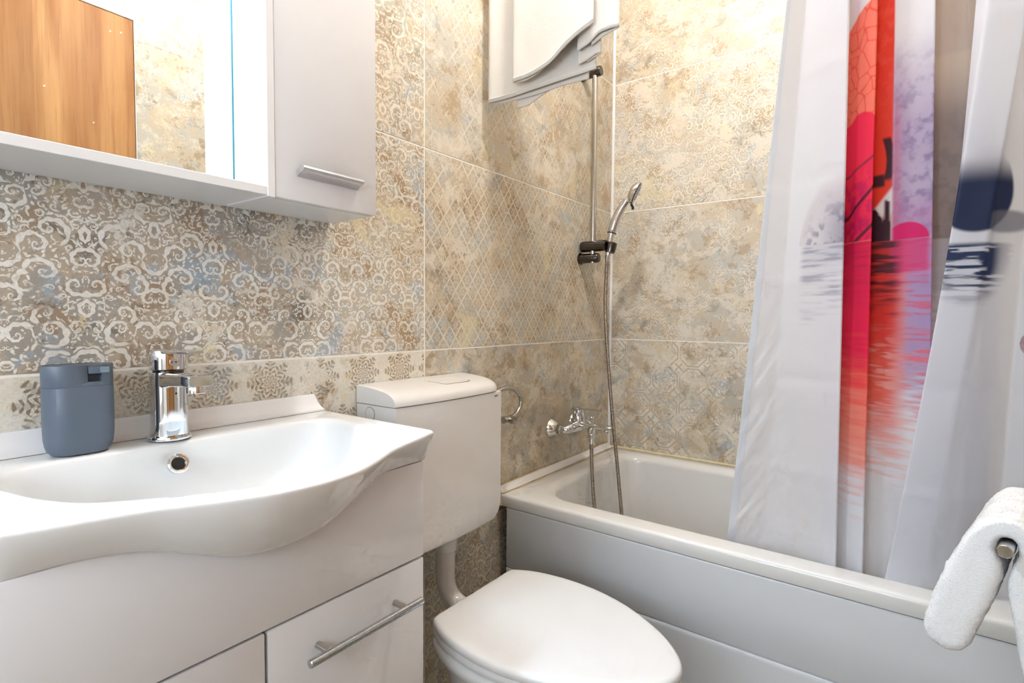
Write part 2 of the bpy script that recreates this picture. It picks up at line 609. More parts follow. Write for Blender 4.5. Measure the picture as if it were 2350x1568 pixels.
# ------------------------------------------------------------------ room
L, D, XB, HC = 1.981, 1.215, -0.85, 2.70
TH = 0.0007
wallA = struct(finish(box_bm(XB - .1, L + .1, TH, .12, 0, HC), 'wall_left', M['grout']))
wallB = struct(finish(box_bm(L + TH, L + .12, -D - .1, TH, 0, HC), 'wall_back', M['grout']))
wr = box_bm(.718, L + .1, -D - .12, -D - TH, 0, HC)
box_bm(XB - .1, -.075, -D - .12, -D - TH, 0, HC, bm=wr)
box_bm(-.075, .718, -D - .12, -D - TH, 2.021, HC, bm=wr)
wallC = struct(finish(wr, 'wall_right', M['grout']))
struct(finish(box_bm(XB - .12, XB, -D - .1, .1, 0, HC), 'wall_front', M['grout']))
struct(finish(box_bm(XB - .1, L + .1, -D - .1, .1, HC, HC + .08), 'ceiling', M['paint']))
flo = struct(finish(box_bm(XB - .1, L + .1, -D - .1, .1, -.08, -TH), 'floor', M['grout']))
for i in range(5):
    for j in range(3):
        x0, y0 = XB + i * .566, -D + j * .405
        finish(box_bm(x0 + .0015, x0 + .5645, y0 + .0015, y0 + .4035, -TH, 0, .001, 1), 'floor_tile', M['floor'], flo)

ZJ = 0.9645
rows = [(0.0, ZJ - .5)] + [(ZJ + .5 * k, min(ZJ + .5 * (k + 1), HC)) for k in range(-1, 4)]
GAP = 0.0021


def tile(name_mat, parent, mat4, w_, h_):
    bm = box_bm(0, w_, 0, h_, 0, TH, 0.0003, 1)
    o = finish(bm, 'tile', T[name_mat], None, 30)
    o.matrix_world = mat4
    o.parent = parent
    return o


def mat_axes(ex, ez, org):
    ex, ez = Vector(ex), Vector(ez)
    ey = Vector((0, 0, 1))
    return Matrix(((ex.x, ey.x, ez.x, org[0]), (ex.y, ey.y, ez.y, org[1]), (ex.z, ey.z, ez.z, org[2]), (0, 0, 0, 1)))


XJ = 0.9508
colsA = [(XB, XJ - 1.0), (XJ - 1.0, XJ), (XJ, L - .004)]
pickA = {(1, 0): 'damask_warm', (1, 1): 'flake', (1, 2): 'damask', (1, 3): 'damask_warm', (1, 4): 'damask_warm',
         (2, 0): 'damask_warm', (2, 1): 'mottle', (2, 2): 'lattice', (2, 3): 'lattice_pale', (2, 4): 'lattice_pale'}
for ci, (a, b) in enumerate(colsA):
    for ri, (z0, z1) in enumerate(rows):
        if z1 - z0 < .05:
            continue
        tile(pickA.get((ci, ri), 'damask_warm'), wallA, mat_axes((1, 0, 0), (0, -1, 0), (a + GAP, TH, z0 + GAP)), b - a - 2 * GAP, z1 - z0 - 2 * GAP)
colsB = [(.005, 1.0), (1.0, D)]
pickB = {0: 'damask_warm', 1: 'octagon', 2: 'scroll_pale', 3: 'cross', 4: 'scroll_pale'}
for ci, (a, b) in enumerate(colsB):
    for ri, (z0, z1) in enumerate(rows):
        if z1 - z0 < .05:
            continue
        tile(pickB.get(ri, 'cross'), wallB, mat_axes((0, -1, 0), (-1, 0, 0), (L + TH, -a - GAP, z0 + GAP)), b - a - 2 * GAP, z1 - z0 - 2 * GAP)
for a, b, ri0 in ((.718, 1.45, 0), (1.45, L, 0)):
    for ri, (z0, z1) in enumerate(rows):
        if z1 - z0 < .05:
            continue
        tile('mottle' if ri < 4 else 'cross', wallC, mat_axes((-1, 0, 0), (0, 1, 0), (b - GAP, -D - TH, z0 + GAP)), b - a - 2 * GAP, z1 - z0 - 2 * GAP)
tile('cross', wallC, mat_axes((-1, 0, 0), (0, 1, 0), (.718 - GAP, -D - TH, 2.022)), .79, .44)

for a, b in ((.0, .6), (.6, D)):
    for ri, (z0, z1) in enumerate(rows):
        if z1 - z0 < .05:
            continue
        if True:
            tile('mottle', bpy.data.objects['wall_front'], mat_axes((0, 1, 0), (1, 0, 0), (XB + 0.0, -b + GAP, z0 + GAP)), b - a - 2 * GAP, z1 - z0 - 2 * GAP)
# corner trim and bath sealing strips
struct(finish(tube([(L - .003, -.003, .535), (L - .003, -.003, HC)], .0065, 10), 'trim_1', M['pvc']))
RZ = 0.527


def strip_prof(t, dz=0.0):
    return [(-.0005, RZ + .001), (-.0005, RZ + .018), (-.004, RZ + .0175), (-.009, RZ + .010), (-.015, RZ + .005), (-.023, RZ + .003), (-.0235, RZ + .001)]


def strip(x0, x1, mat, name):
    return struct(finish(loft([[Vector((x, y, z)) for y, z in strip_prof(0)] for x in (x0, x1)]), name, mat))


strip(1.252, L - .004, M['pvc'], 'trim_2')
bm = tube([(1.25, -.0025, RZ + .0188), (L - .004, -.0025, RZ + .0188)], .0016, 6)
tube([(1.25, -.0243, RZ + .0012), (L - .02, -.0243, RZ + .0012)], .0016, 6, bm)
struct(finish(bm, 'trim_3', M['caulk']))
struct(finish(tube([(L - .0035, -.02, RZ + .003), (L - .0035, -D, RZ + .003)], .0045, 8), 'trim_4', M['caulk_pale']))
# aged foam at the open end of the strip
struct(finish(tube(spline([(1.252, -.012, RZ + .004), (1.249, -.008, RZ - .012), (1.250, -.018, RZ - .035)], 4), [.009] * 4 + [.006] * 5, 10), 'trim_5', M['caulk_pale']))

# door in the right wall
door = struct(empty('door_1', (.33, -D, 0), '', ''))
del door['label'], door['category']
finish(box_bm(-.04, .716, -D - .05, -D + .001, .005, 2.018, .003), 'door_leaf', M['wood'], door)
bm = lathe([(.026, 0), (.026, .008), (.013, .012), (.012, .150), (.0, .152)], (.62, -D - .012, 1.030), (0, 1, 0))
hd = finish(bm, 'handle_spindle', M['steel'], door)
lev = tube([(.655, -1.066, 1.030), (.650, -1.066, 1.030), (.635, -1.066, 1.030), (.60, -1.066, 1.030), (.54, -1.068, 1.030), (.51, -1.075, 1.030)], [.004, .010, .0135, .0135, .012, .010], 16)
finish(lev, 'door_handle', M['steel'], door)

# ------------------------------------------------------------------ ceiling lamp (lights the room)
cl = empty('ceiling_lamp', (CEIL_L[0], CEIL_L[1], HC), 'round white ceiling lamp giving warm light above the toilet', 'lamp')
finish(lathe([(.11, 0), (.11, -.02), (.06, -.03), (.03, -.04), (.022, -.055), (.020, -.085), (.0, -.086)], (CEIL_L[0], CEIL_L[1], HC), (0, 0, 1)), 'lamp_base', M['pvc'], cl)
# window added behind the camera to go with the fill light; its glass glows
wn = struct(empty('window_1', (XB, -.62, 1.35), '', ''))
del wn['label'], wn['category']
bm = box_bm(XB, XB + .012, -.92, -.88, .74, 1.96, .002)
box_bm(XB, XB + .012, -.36, -.32, .74, 1.96, .002, bm=bm)
box_bm(XB, XB + .012, -.92, -.32, .71, .75, .002, bm=bm)
box_bm(XB, XB + .012, -.92, -.32, 1.95, 1.99, .002, bm=bm)
finish(bm, 'window_frame', M['pvc'], wn)
finish(box_bm(XB, XB + .004, -.88, -.36, .75, 1.95), 'pane', M['window_glow'], wn)


# ------------------------------------------------------------------ mirror cabinet
def build_cabinet():
    x0, x1, xm, zb, zt, yf = .082, .678, .462, 1.2405, 1.90, -.150
    c = empty('mirror_cabinet', (.38, -.002, zb), 'white wall cabinet with recessed mirror and right-hand door above the washbasin', 'cabinet')
    bm = box_bm(x0, x1, -.0178, -.001, zb, zt, .0008, 1)                       # back
    box_bm(x0, x0 + .016, yf, -.018, zb + .0137, zt, .0008, 1, bm)
    box_bm(x1 - .016, x1, yf + .0185, -.018, zb + .0137, zt, .0008, 1, bm)
    box_bm(x0, x1, yf + .001, -.018, zt - .016, zt, .0008, 1, bm)
    finish(bm, 'carcass', M['satin_white'], c)
    finish(box_bm(x0, xm + .001, yf, -.018, zb, zb + .0135, .0007, 1), 'bottom_shelf', M['satin_white'], c)
    finish(box_bm(xm + .001, x1, yf + .0188, -.018, zb, zb + .0135, .0007, 1), 'bottom_board', M['satin_white'], c)
    finish(box_bm(xm, xm + .013, yf - .001, -.018, zb - .002, zt, .0008, 1), 'partition', M['satin_white'], c)
    finish(box_bm(x0 + .016, xm, -.046, -.040, zb + .0135, zt - .016), 'mirror', M['mirror'], c)
    finish(box_bm(xm - .0016, xm - .0002, -.0475, -.046, zb + .0135, zt - .016), 'mirror_edge', M['glass_edge'], c)
    d = finish(box_bm(xm + .0135, x1, yf, yf + .018, zb, zt, .001, 2), 'door', M['gloss_white'], c)
    # aluminium lip pull: an L profile with a round nose
    prof = [(-.0005, .004), (-.004, .006), (-.010, .0055), (-.0165, .009), (-.0205, .0085), (-.022, .005), (-.0195, .0018), (-.014, -.0010), (-.008, -.0022), (-.004, -.0060), (-.0005, -.0070)]
    zh = 1.287
    finish(loft([[Vector((x, yf + y, zh + z)) for y, z in prof] for x in (.513, .634)]), 'handle', M['alu'], d, 50)
    l = finish(box_bm(.08 + .03, xm - .03, -.100, -.070, zt - .028, zt - .016, .002), 'lamp', M['led'], c)
    return c


build_cabinet()

# ------------------------------------------------------------------ vanity unit
def build_vanity():
    x0, x1, yf, zt = .100, .637, -.320, .8047
    v = empty('vanity_unit', (.37, -.16, 0), 'glossy white vanity unit under the washbasin with bar handles', 'cabinet')
    bm = box_bm(x0, x0 + .016, yf + .019, -.003, .10, zt, .0008, 1)
    box_bm(x1 - .016, x1, yf + .019, -.003, .10, zt, .0008, 1, bm)
    box_bm(x0 + .016, x1 - .016, yf + .019, -.003, .10, .116, 0, 1, bm)
    box_bm(x0 + .016, x1 - .016, -.02, -.003, .116, zt, 0, 1, bm)
    finish(bm, 'carcass', M['satin_white'], v)
    finish(box_bm(x0, x1, yf, yf + .018, .6425, zt, .0012, 2), 'top_panel', M['gloss_white'], v)
    for k, (a, b) in enumerate(((x0, .3555), (.3600, x1))):
        d = finish(box_bm(a, b, yf, yf + .018, .10, .6385, .0014, 2), 'door', M['gloss_white'], v)
        h0 = a + .040 if k else b - .040 - .205
        bm = tube([(h0, yf - .030, .5865), (h0 + .001, yf - .030, .5865), (h0 + .204, yf - .030, .5865), (h0 + .205, yf - .030, .5865)], [.0052, .006, .006, .0052], 20)
        h = finish(bm, 'handle', M['chrome_worn'], d)
        for px in (h0 + .032, h0 + .173):
            finish(tube([(px, yf - .027, .5865), (px, yf + .001, .5865)], .0047, 14), 'handle_post', M['steel'], h)
    for px in (x0 + .04, x1 - .04):
        for py in (-.05, yf + .06):
            finish(lathe([(.016, 0), (.02, .004), (.02, .10)], (px, py, 0), (0, 0, 1), 16), 'leg', M['alu'], v)
    return v


build_vanity()


# ------------------------------------------------------------------ washbasin
def resample_polar(poly, c, n):
    """Closed control polygon -> n points by even angle about c, through a spline."""
    pts = []
    m = len(poly)
    for i in range(m):
        a, b, cc, d = [Vector((*poly[(i + k - 1) % m], 0)) for k in range(4)]
        for k in range(14):
            t = k / 14
            pts.append(0.5 * ((2 * b) + (cc - a) * t + (2 * a - 5 * b + 4 * cc - d) * t * t + (3 * b - a - 3 * cc + d) * t ** 3))
    ang = np.array([math.atan2(p.y - c[1], p.x - c[0]) for p in pts])
    rad = np.array([math.hypot(p.x - c[0], p.y - c[1]) for p in pts])
    o = np.argsort(ang)
    ang, rad = ang[o], rad[o]
    th = np.linspace(-PI, PI, n, endpoint=False)
    r = np.interp(th, np.concatenate([ang - 2 * PI, ang, ang + 2 * PI]), np.tile(rad, 3))
    return th, r


def build_basin():
    Z = .857
    cx, cy = .37, -.20
    half = [(0, -.4325), (.03, -.4300), (.06, -.4235), (.095, -.408), (.125, -.392), (.155, -.376), (.19, -.364), (.225, -.354), (.255, -.344), (.272, -.338), (.279, -.331), (.2805, -.318)]
    side = [(.2805, -.25), (.2805, -.17), (.2805, -.09), (.2805, -.02), (.2795, -.0055), (.268, -.003), (.20, -.003), (.12, -.003), (.05, -.003)]
    right = half + side
    outer = [(cx + a, b) for a, b in right] + [(cx - a, b) for a, b in right[::-1][:-1]]
    ih = [(0, -.399), (.05, -.390), (.094, -.368), (.14, -.338), (.185, -.298), (.216, -.24), (.2335, -.165), (.236, -.115), (.222, -.088), (.185, -.0765), (.12, -.076), (.06, -.076)]
    inner = [(cx + a, b) for a, b in ih] + [(cx, -.076)] + [(cx - a, b) for a, b in ih[::-1][:-1]]
    n = 224
    th, ro = resample_polar(outer, (cx, cy), n)
    _, ri = resample_polar(inner, (cx, cy), n)
    co, si = np.cos(th), np.sin(th)

    def ring(r, z):
        z = np.broadcast_to(z, r.shape)
        return [Vector((cx + r[i] * co[i], cy + r[i] * si[i], z[i])) for i in range(n)]

    ox, oy = cx + ro * co, cy + ro * si
    # lower body: pull the front outline in towards the panel line while going down
    zb = .805 - .0565 * np.exp(-(np.abs(ox - cx) / np.where(ox > cx, .152, .169)) ** 3.24)
    zb = np.where(oy < -.30, zb, .805)
    rings = []
    with np.errstate(divide='ignore', invalid='ignore'):
        rp = (-.317 - cy) / si
    wf = sm(-oy, .285, .325)
    rin = np.where(oy < -.28, np.minimum(ro - .006, (ro - .006) * (1 - wf) + np.where(oy < -.2, rp, 1.0) * wf), ro - .006)
    rings.append(ring(rin * .985, np.where(oy < -.312, zb - .001, .806)))
    for q in np.linspace(1.0, 0.0, 16):
        c_, s_ = math.cos(q * PI / 2), math.sin(q * PI / 2)
        blend = c_ ** 1.2
        r = rin + (ro - rin) * blend
        z = (Z - .0045) - (Z - .0045 - zb) * s_ ** 1.6
        rings.append(ring(r, z))
    for k in range(1, 7):
        a = k / 6 * PI / 2
        rings.append(ring(ro - .0045 * (1 - math.cos(a)), np.full(n, Z - .0045 + .0045 * math.sin(a))))
    # deck -> bowl, deck falls gently towards the bowl
    deck = ro - .0045
    for t in (.25, .5, .75, .92):
        rings.append(ring(deck + (ri - deck) * t, Z - .0022 * t * t + 0 * ri))
    # bowl wall
    depth = .135
    prof = [(1.0, 0.004), (.988, .0065), (.976, .012), (.962, .022), (.94, .038), (.91, .056), (.865, .076), (.80, .094), (.71, .108), (.58, .118), (.42, .124), (.24, .126), (.10, .127)]
    for s_, dz in prof:
        rings.append([p + Vector((0, .045 * (dz / .127) ** 1.5, 0)) for p in ring(ri * s_, np.full(n, Z - dz))])
    bm = loft(rings, False, True)
    b = empty('washbasin', (cx, cy, .80), 'white glazed ceramic washbasin with a bowed front over the vanity', 'sink')
    finish(bm, 'basin_body', M['ceramic'], b, 60)
    # overflow ring on the rear wall
    pc = Vector((.345, -.0995, .826))
    nrm = Vector((-.03, -.86, .36)).normalized()
    bm = lathe([(.0085, -.002), (.0092, .0005), (.0105, .0022), (.0128, .0024), (.0148, .0012), (.0152, -.001), (.0150, -.004)], pc, nrm, 32)
    # open the middle
    caps = [f for f in bm.faces if len(f.verts) > 8]
    for f in caps:
        bm.faces.remove(f)
    ov = finish(bm, 'overflow_ring', M['chrome'], b)
    finish(lathe([(.0088, -.0012), (.0088, -.0010), (0, -.0008)], pc, nrm, 28), 'overflow_hole', M['hole'], ov)
    finish(lathe([(.024, 0), (.024, .003), (.018, .005), (0, .006)], (cx, cy + .04, Z - .1275), (0, 0, 1), 28), 'drain', M['chrome'], b)
    return b


build_basin()
# sealing strip on the wall behind the basin
prof = [(-.0005, .8575), (-.0005, .890), (-.004, .8895), (-.0065, .884), (-.009, .873), (-.017, .864), (-.0245, .8605), (-.0245, .8575)]
struct(finish(loft([[Vector((x + (.890 - z) * .35 * (1 if k else -1), y, z)) for y, z in prof] for k, x in enumerate((.085, .6365))]), 'trim_6', M['pvc']))


# ------------------------------------------------------------------ basin mixer
def build_faucet():
    fx, fy, z0 = .352, -.052, .857
    t = empty('basin_tap', (fx, fy, z0), 'chrome single-lever mixer tap on the washbasin deck', 'tap')
    finish(lathe([(.0285, 0), (.0305, .001), (.0310, .003), (.0300, .0058), (.0262, .0066)], (fx, fy, z0), (0, 0, 1), 40, None, 1.0, 1.0), 'base_plate', M['chrome'], t)

    def sq(r, z, e=.78, yo=0.0):     # squared circle
        out = []
        for k in range(40):
            a = 2 * PI * k / 40
            c_, s_ = math.cos(a), math.sin(a)
            out.append(Vector((fx + r * math.copysign(abs(c_) ** e, c_), fy + yo + r * math.copysign(abs(s_) ** e, s_), z)))
        return out
    body = loft([sq(.0248, z0 + .0062), sq(.0252, z0 + .008), sq(.0244, z0 + .03), sq(.0240, z0 + .055), sq(.0242, z0 + .085), sq(.0240, z0 + .1025), sq(.0236, z0 + .1045)])
    finish(body, 'body', M['chrome'], t)
    # spout: blocky arm towards the bowl
    def sec(y, w_, za, zb, r=.004):
        return [Vector((fx + p.x, y, p.y)) for p in rrect(-w_, w_, za, zb, r, 0, 4)]
    sp = loft([sec(fy - .015, .0195, z0 + .080, z0 + .1045, .006), sec(fy - .045, .0188, z0 + .0855, z0 + .1055, .005), sec(fy - .085, .0178, z0 + .0885, z0 + .1070), sec(fy - .108, .0170, z0 + .0890, z0 + .1070), sec(fy - .111, .0157, z0 + .0905, z0 + .1055)])
    finish(sp, 'spout', M['chrome'], t)
    finish(lathe([(.0125, 0), (.0130, -.001), (.0130, -.0095), (.011, -.011), (0, -.0095)], (fx, fy - .094, z0 + .0895), (0, 0, 1), 24), 'aerator', M['chrome'], t)
    # neck ring and head
    finish(lathe([(.021, 0), (.021, .004)], (fx, fy, z0 + .104), (0, 0, 1), 32), 'neck', M['dark_chrome'], t)
    hd = loft([sq(.0225, z0 + .1075), sq(.0248, z0 + .1092), sq(.0252, z0 + .120), sq(.0250, z0 + .1335), sq(.0240, z0 + .1375), sq(.021, z0 + .139)])
    head = finish(hd, 'lever', M['chrome'], t)
    lp = loft([sec(fy - .010, .0185, z0 + .1325, z0 + .1390, .0025), sec(fy - .05, .0150, z0 + .1350, z0 + .1400, .0018), sec(fy - .094, .0115, z0 + .1365, z0 + .1405, .0015), sec(fy - .096, .0105, z0 + .1370, z0 + .1400, .001)])
    finish(lp, 'lever_blade', M['chrome'], head)
    bd = finish(lathe([(.0058, 0), (.0056, .0009), (.0, .0012)], (fx - .002, fy - .0250, z0 + .1205), (0, -1, .05), 24), 'badge', M['alu'], head)
    finish(lathe([(.0014, 0), (.0012, .0007)], (fx - .0046, fy - .0258, z0 + .1205), (0, -1, .05), 12), 'red_dot', M['red'], t)
    finish(lathe([(.0014, 0), (.0012, .0007)], (fx + .0008, fy - .0258, z0 + .1205), (0, -1, .05), 12), 'blue_dot', M['blue'], t)
    finish(lathe([(.0016, 0), (.0013, .0006)], (fx + .001, fy - .0243, z0 + .072), (0, -1, 0), 12), 'grub_screw', M['dark_chrome'], t)
    return t


build_faucet()


# ------------------------------------------------------------------ soap dispenser
def build_dispenser():
    dx, dy, z0 = .2395, -.050, .8572
    t = empty('soap_dispenser', (dx, dy, z0), 'slate grey oval pump soap dispenser left of the tap', 'dispenser')
    hw, hd = .0402, .0262

    def st(s, z, inset=0.0):
        return [Vector((dx + p.x, dy + p.y, z)) for p in rrect(-hw * s + inset, hw * s - inset, -hd * s + inset, hd * s - inset, (hd * s - inset) * .985, 0, 12)]
    rings = [st(.72, z0), st(.80, z0 + .0008), st(.90, z0 + .006), st(.955, z0 + .013), st(.985, z0 + .022), st(.995, z0 + .032), st(1.0, z0 + .05), st(1.0, z0 + .0925), st(.985, z0 + .0932)]
    finish(loft(rings), 'body', M['slate'], t)
    z1 = z0 + .0940
    cap = finish(loft([st(.955, z1 - .0015), st(.985, z1 - .0006), st(.995, z1), st(.995, z1 + .0275), st(.985, z1 + .0285), st(.955, z1 + .0285), st(.945, z1 + .0265), st(.93, z1 + .0262)]), 'cap', M['slate'], t)
    # recess cut into the front right of the cap
    cut = finish(box_bm(dx + .004, dx + .0205, dy - .05, dy - .014, z1 + .0055, z1 + .05), 'cutter', None)
    md = cap.modifiers.new('cut', 'BOOLEAN')
    md.operation = 'DIFFERENCE'
    md.object = cut
    md.solver = 'EXACT'
    bpy.context.view_layer.update()
    dg = bpy.context.evaluated_depsgraph_get()
    me = bpy.data.meshes.new_from_object(cap.evaluated_get(dg))
    cap.modifiers.clear()
    cap.data = me
    bpy.data.objects.remove(cut)
    # press plate on top with its nozzle reaching forward
    top = finish(loft([st(.925, z1 + .0200), st(.925, z1 + .0268), st(.915, z1 + .0278)]), 'press_plate', M['slate'], t)
    bm = box_bm(dx + .0048, dx + .0235, dy - .0275, dy - .006, z1 + .0165, z1 + .0262, .0015, 2)
    nz = finish(bm, 'nozzle', M['slate'], t)
    finish(box_bm(dx + .0175, dx + .0275, dy - .0325, dy - .022, z1 + .0175, z1 + .0256, .0012, 2), 'nozzle_tip', M['clear_tip'], nz)
    return t


build_dispenser()


# ------------------------------------------------------------------ cistern
def build_cistern():
    x0, x1 = .744, 1.104
    c = empty('toilet_cistern', (.925, -.002, .53), 'white plastic toilet cistern hung on the tiled wall', 'cistern')

    def plan(ins_l, ins_r, z, yf=0.0, n=26):
        a, b = x0 + ins_l, x1 - ins_r
        out = [Vector((a, -.002, z))]
        out.append(Vector((a, -.110 + yf, z)))
        for k in range(n + 1):
            t = k / n
            x = a + .003 + (b - a - .006) * t
            u = (x - (x0 + x1) / 2) / ((x1 - x0) / 2)
            y = -.1385 + .012 * u * u
            out.append(Vector((x, y + yf, z)))
        out.append(Vector((b, -.118 + yf, z)))
        out.append(Vector((b, -.002, z)))
        return out
    zb, r = .528, .045
    rings = []
    for k in range(9):
        a = k / 8 * PI / 2
        ins = r * (1 - math.sin(a))
        rings.append(plan(ins, ins, zb + r * (1 - math.cos(a)), .004 * (1 - math.sin(a))))
    rings += [plan(0, 0, .62), plan(0, 0, .74), plan(0, 0, .8575), plan(.002, .002, .8585, .002)]
    tank = finish(loft(rings), 'tank', M['abs'], c, 40)
    # lid: section across y swept along x
    N = 48
    sect = []
    for k in range(N + 1):
        t = k / N
        x = x0 - .001 + (x1 + .002 - x0) * t
        u = (x - (x0 + x1) / 2) / ((x1 - x0) / 2)
        yf = -.1400 + .012 * u * u
        e = max(0.0, (x - (x1 - .045)) / .046)          # right end rounds over in plan
        yf += .030 * (1 - math.sqrt(max(0.0, 1 - e * e))) if e > 0 else 0
        drop = .016 * (1 - math.sqrt(max(0.0, 1 - max(0, (x - (x1 - .02)) / .021) ** 2))) if x > x1 - .02 else 0
        if t < .02:
            drop = .0015
        z0, zt = .8600, .8985 - drop
        pr = [(-.002, z0), (-.002, zt), (yf * .25, zt - .001), (yf * .5, zt - .0035), (yf * .72, zt - .0075), (yf * .84, zt - .0115), (yf * .92, zt - .0165), (yf * .97, zt - .0225), (yf, min(zt - .030, z0 + .008)), (yf, z0 + .0006), (yf + .001, z0)]
        sect.append([Vector((x, y, z)) for y, z in pr])
    lid = finish(loft(sect), 'lid', M['abs'], c, 38)
    # flush plate flush with the lid, its shadow gap showing on two sides
    def lid_z(y):
        f = y / -.139
        return float(np.interp(f, [0, .25, .5, .72, .84, .92], [.8985, .8975, .895, .891, .887, .882]))
    outl = [(.905, -.045), (.916, -.097), (.921, -.103), (1.000, -.1035), (1.008, -.099), (1.009, -.045)]
    bm = loft([[Vector((x, y, lid_z(y) - .002)) for x, y in outl], [Vector((x, y, lid_z(y) + .0006)) for x, y in outl]])
    finish(bm, 'flush_button', M['abs'], lid)
    path = [(.9045, -.060), (.9155, -.0975), (.9205, -.1036), (1.0005, -.1042), (1.0088, -.0995), (1.0095, -.092)]
    finish(tube([(x, y, lid_z(y) + .0001) for x, y in path], .0006, 6), 'button_gap', M['logo'], lid)
    bm = tube([(x0 - .0002, -.046 + .0155 * math.cos(a), .838 + .0155 * math.sin(a)) for a in np.linspace(0, 2 * PI, 33)], .0005, 6)
    cp = finish(lathe([(.0152, 0), (.0150, .0007), (0, .0008)], (x0, -.046, .838), (-1, 0, 0), 32), 'blanking_cap', M['abs'], c)
    finish(bm, 'cap_gap', M['logo'], cp)
    # printed name
    fc = bpy.data.curves.new('logo', 'FONT')
    fc.body = 'GEBERIT'
    fc.size = .0048
    fc.extrude = .0001
    fc.materials.append(M['logo'])
    o = bpy.data.objects.new('logo', fc)
    COL.objects.link(o)
    bpy.context.view_layer.update()
    lm = bpy.data.meshes.new_from_object(o.evaluated_get(bpy.context.evaluated_depsgraph_get()))
    bpy.data.objects.remove(o)
    o = bpy.data.objects.new('logo', lm)
    COL.objects.link(o)
    xx = 1.068
    u = (xx + .007 - .924) / .18
    slope = math.atan(2 * .012 * u / .18)
    o.matrix_world = Matrix.Translation((xx, -.1385 + .012 * ((xx - .924) / .18) ** 2 - .0004, .8465)) @ Matrix.Rotation(slope, 4, 'Z') @ Matrix.Rotation(PI / 2, 4, 'X')
    o.parent = c
    o.matrix_parent_inverse = c.matrix_world.inverted()
    # flush pipe
    px, py = .952, -.072
    pts = [(px, py, .528), (px, py, .50), (px, py, .45), (px, py, .398)] + [(px + .008 * t, py - .055 * (1 - math.cos(t * PI / 2)), .398 - .055 * math.sin(t * PI / 2)) for t in (.2, .4, .6, .8, 1.0)] + [(px + .008, -.20, .341), (px + .008, -.23, .340)]
    fp = finish(tube(pts, .0235, 24), 'flush_pipe', M['abs'], c)
    finish(lathe([(.027, 0), (.0278, .001), (.0278, .030), (.0262, .034)], (px, py, .476), (0, 0, 1), 28), 'pipe_collar', M['abs'], fp)
    return c


build_cistern()

# water valve and hose beside the cistern
vt = empty('angle_valve', (1.225, -.002, .765), 'small chrome valve with looped hose on the wall right of the cistern', 'valve')
pts = spline([(1.098, -.050, .822), (1.150, -.050, .833), (1.215, -.050, .845), (1.262, -.051, .838), (1.292, -.052, .812), (1.290, -.053, .785), (1.268, -.054, .766), (1.240, -.055, .758)], 6)
finish(tube(pts, .0065, 12), 'hose', M['steel'], vt)
bm = lathe([(.017, 0), (.017, .004), (.009, .007), (.009, .045), (.0, .046)], (1.222, 0, .755), (0, -1, 0), 24)
finish(bm, 'valve_body', M['chrome'], vt)
finish(tube([(1.204, -.055, .756), (1.246, -.055, .757)], .0095, 16), 'valve_nut', M['steel'], vt)
finish(lathe([(.0105, 0), (.0112, .002), (.0105, .02), (.0, .021)], (1.236, -.058, .754), (-.2, -1, 0), 20), 'valve_knob', M['steel'], vt)


# ------------------------------------------------------------------ toilet
def build_toilet():
    cx, zl = .898, .440
    t = empty('toilet', (cx, -.42, 0), 'white toilet with closed seat lid beside the bathtub', 'toilet')
    half = [(0, -.212), (.07, -.212), (.118, -.212), (.129, -.2132), (.137, -.218), (.146, -.2335), (.1605, -.265), (.170, -.305), (.1755, -.35), (.1755, -.40), (.169, -.45), (.152, -.51), (.124, -.568), (.088, -.622), (.048, -.660), (.02, -.674)]
    poly = [(cx + a, b) for a, b in half] + [(cx, -.677)] + [(cx - a, b) for a, b in half[::-1][:-1]]
    c0 = (cx, -.42)
    n = 120
    th, ro = resample_polar(poly, c0, n)

    def ring(ins, z, s=1.0, dy=0.0, sx=1.0):
        return [Vector((c0[0] + (ro[i] - ins) * s * math.cos(th[i]) * sx, c0[1] + dy + (ro[i] - ins) * s * math.sin(th[i]), z)) for i in range(n)]
    rings = [ring(.012, zl - .018), ring(.002, zl - .0185), ring(0, zl - .0165), ring(0, zl - .010), ring(.0012, zl - .0055), ring(.0045, zl - .002), ring(.010, zl - .0003)] + [ring(.0, zl + .0012 * (1 - s * s), s) for s in (.88, .7, .5, .3, .12)]
    finish(loft(rings), 'lid', M['seat'], t, 50)
    # seat ring below the lid
    rings = [ring(.012, zl - .036), ring(.004, zl - .0365), ring(.001, zl - .033), ring(.001, zl - .024), ring(.004, zl - .0195), ring(.012, zl - .019), ring(.055, zl - .021), ring(.06, zl - .030), ring(.055, zl - .036)]
    b = loft(rings + [rings[0]], False, False)
    finish(b, 'seat', M['seat'], t, 50)
    for sx in (-1, 1):
        finish(tube([(cx + sx * .075, -.222, zl - .020), (cx + sx * .115, -.222, zl - .020)], .013, 16), 'hinge', M['seat'], t)
    # pan
    zr = zl - .0375
    prof = [(.006, zr - .0, 1.0, 0), (.000, zr - .006, 1.0, 0), (.000, zr - .018, 1.0, 0), (.006, zr - .030, 1.0, 0), (.018, zr - .05, .98, .004), (.03, .30, .92, .012), (.03, .24, .82, .03), (.03, .17, .70, .05), (.03, .10, .64, .06), (.03, .04, .66, .06), (.03, .008, .70, .06), (.03, 0, .70, .06)]
    rings = [ring(.07, zr - .09, .8), ring(.055, zr - .03), ring(.055, zr - .002)] + [ring(i, z, s, dy) for i, z, s, dy in prof]
    finish(loft(rings), 'pan', M['ceramic'], t, 50)
    # outlet spigot joining pan and flush pipe
    finish(tube([(.956, -.205, .340), (.940, -.28, .338)], .034, 20), 'inlet_collar', M['abs'], t)
    return t


build_toilet()


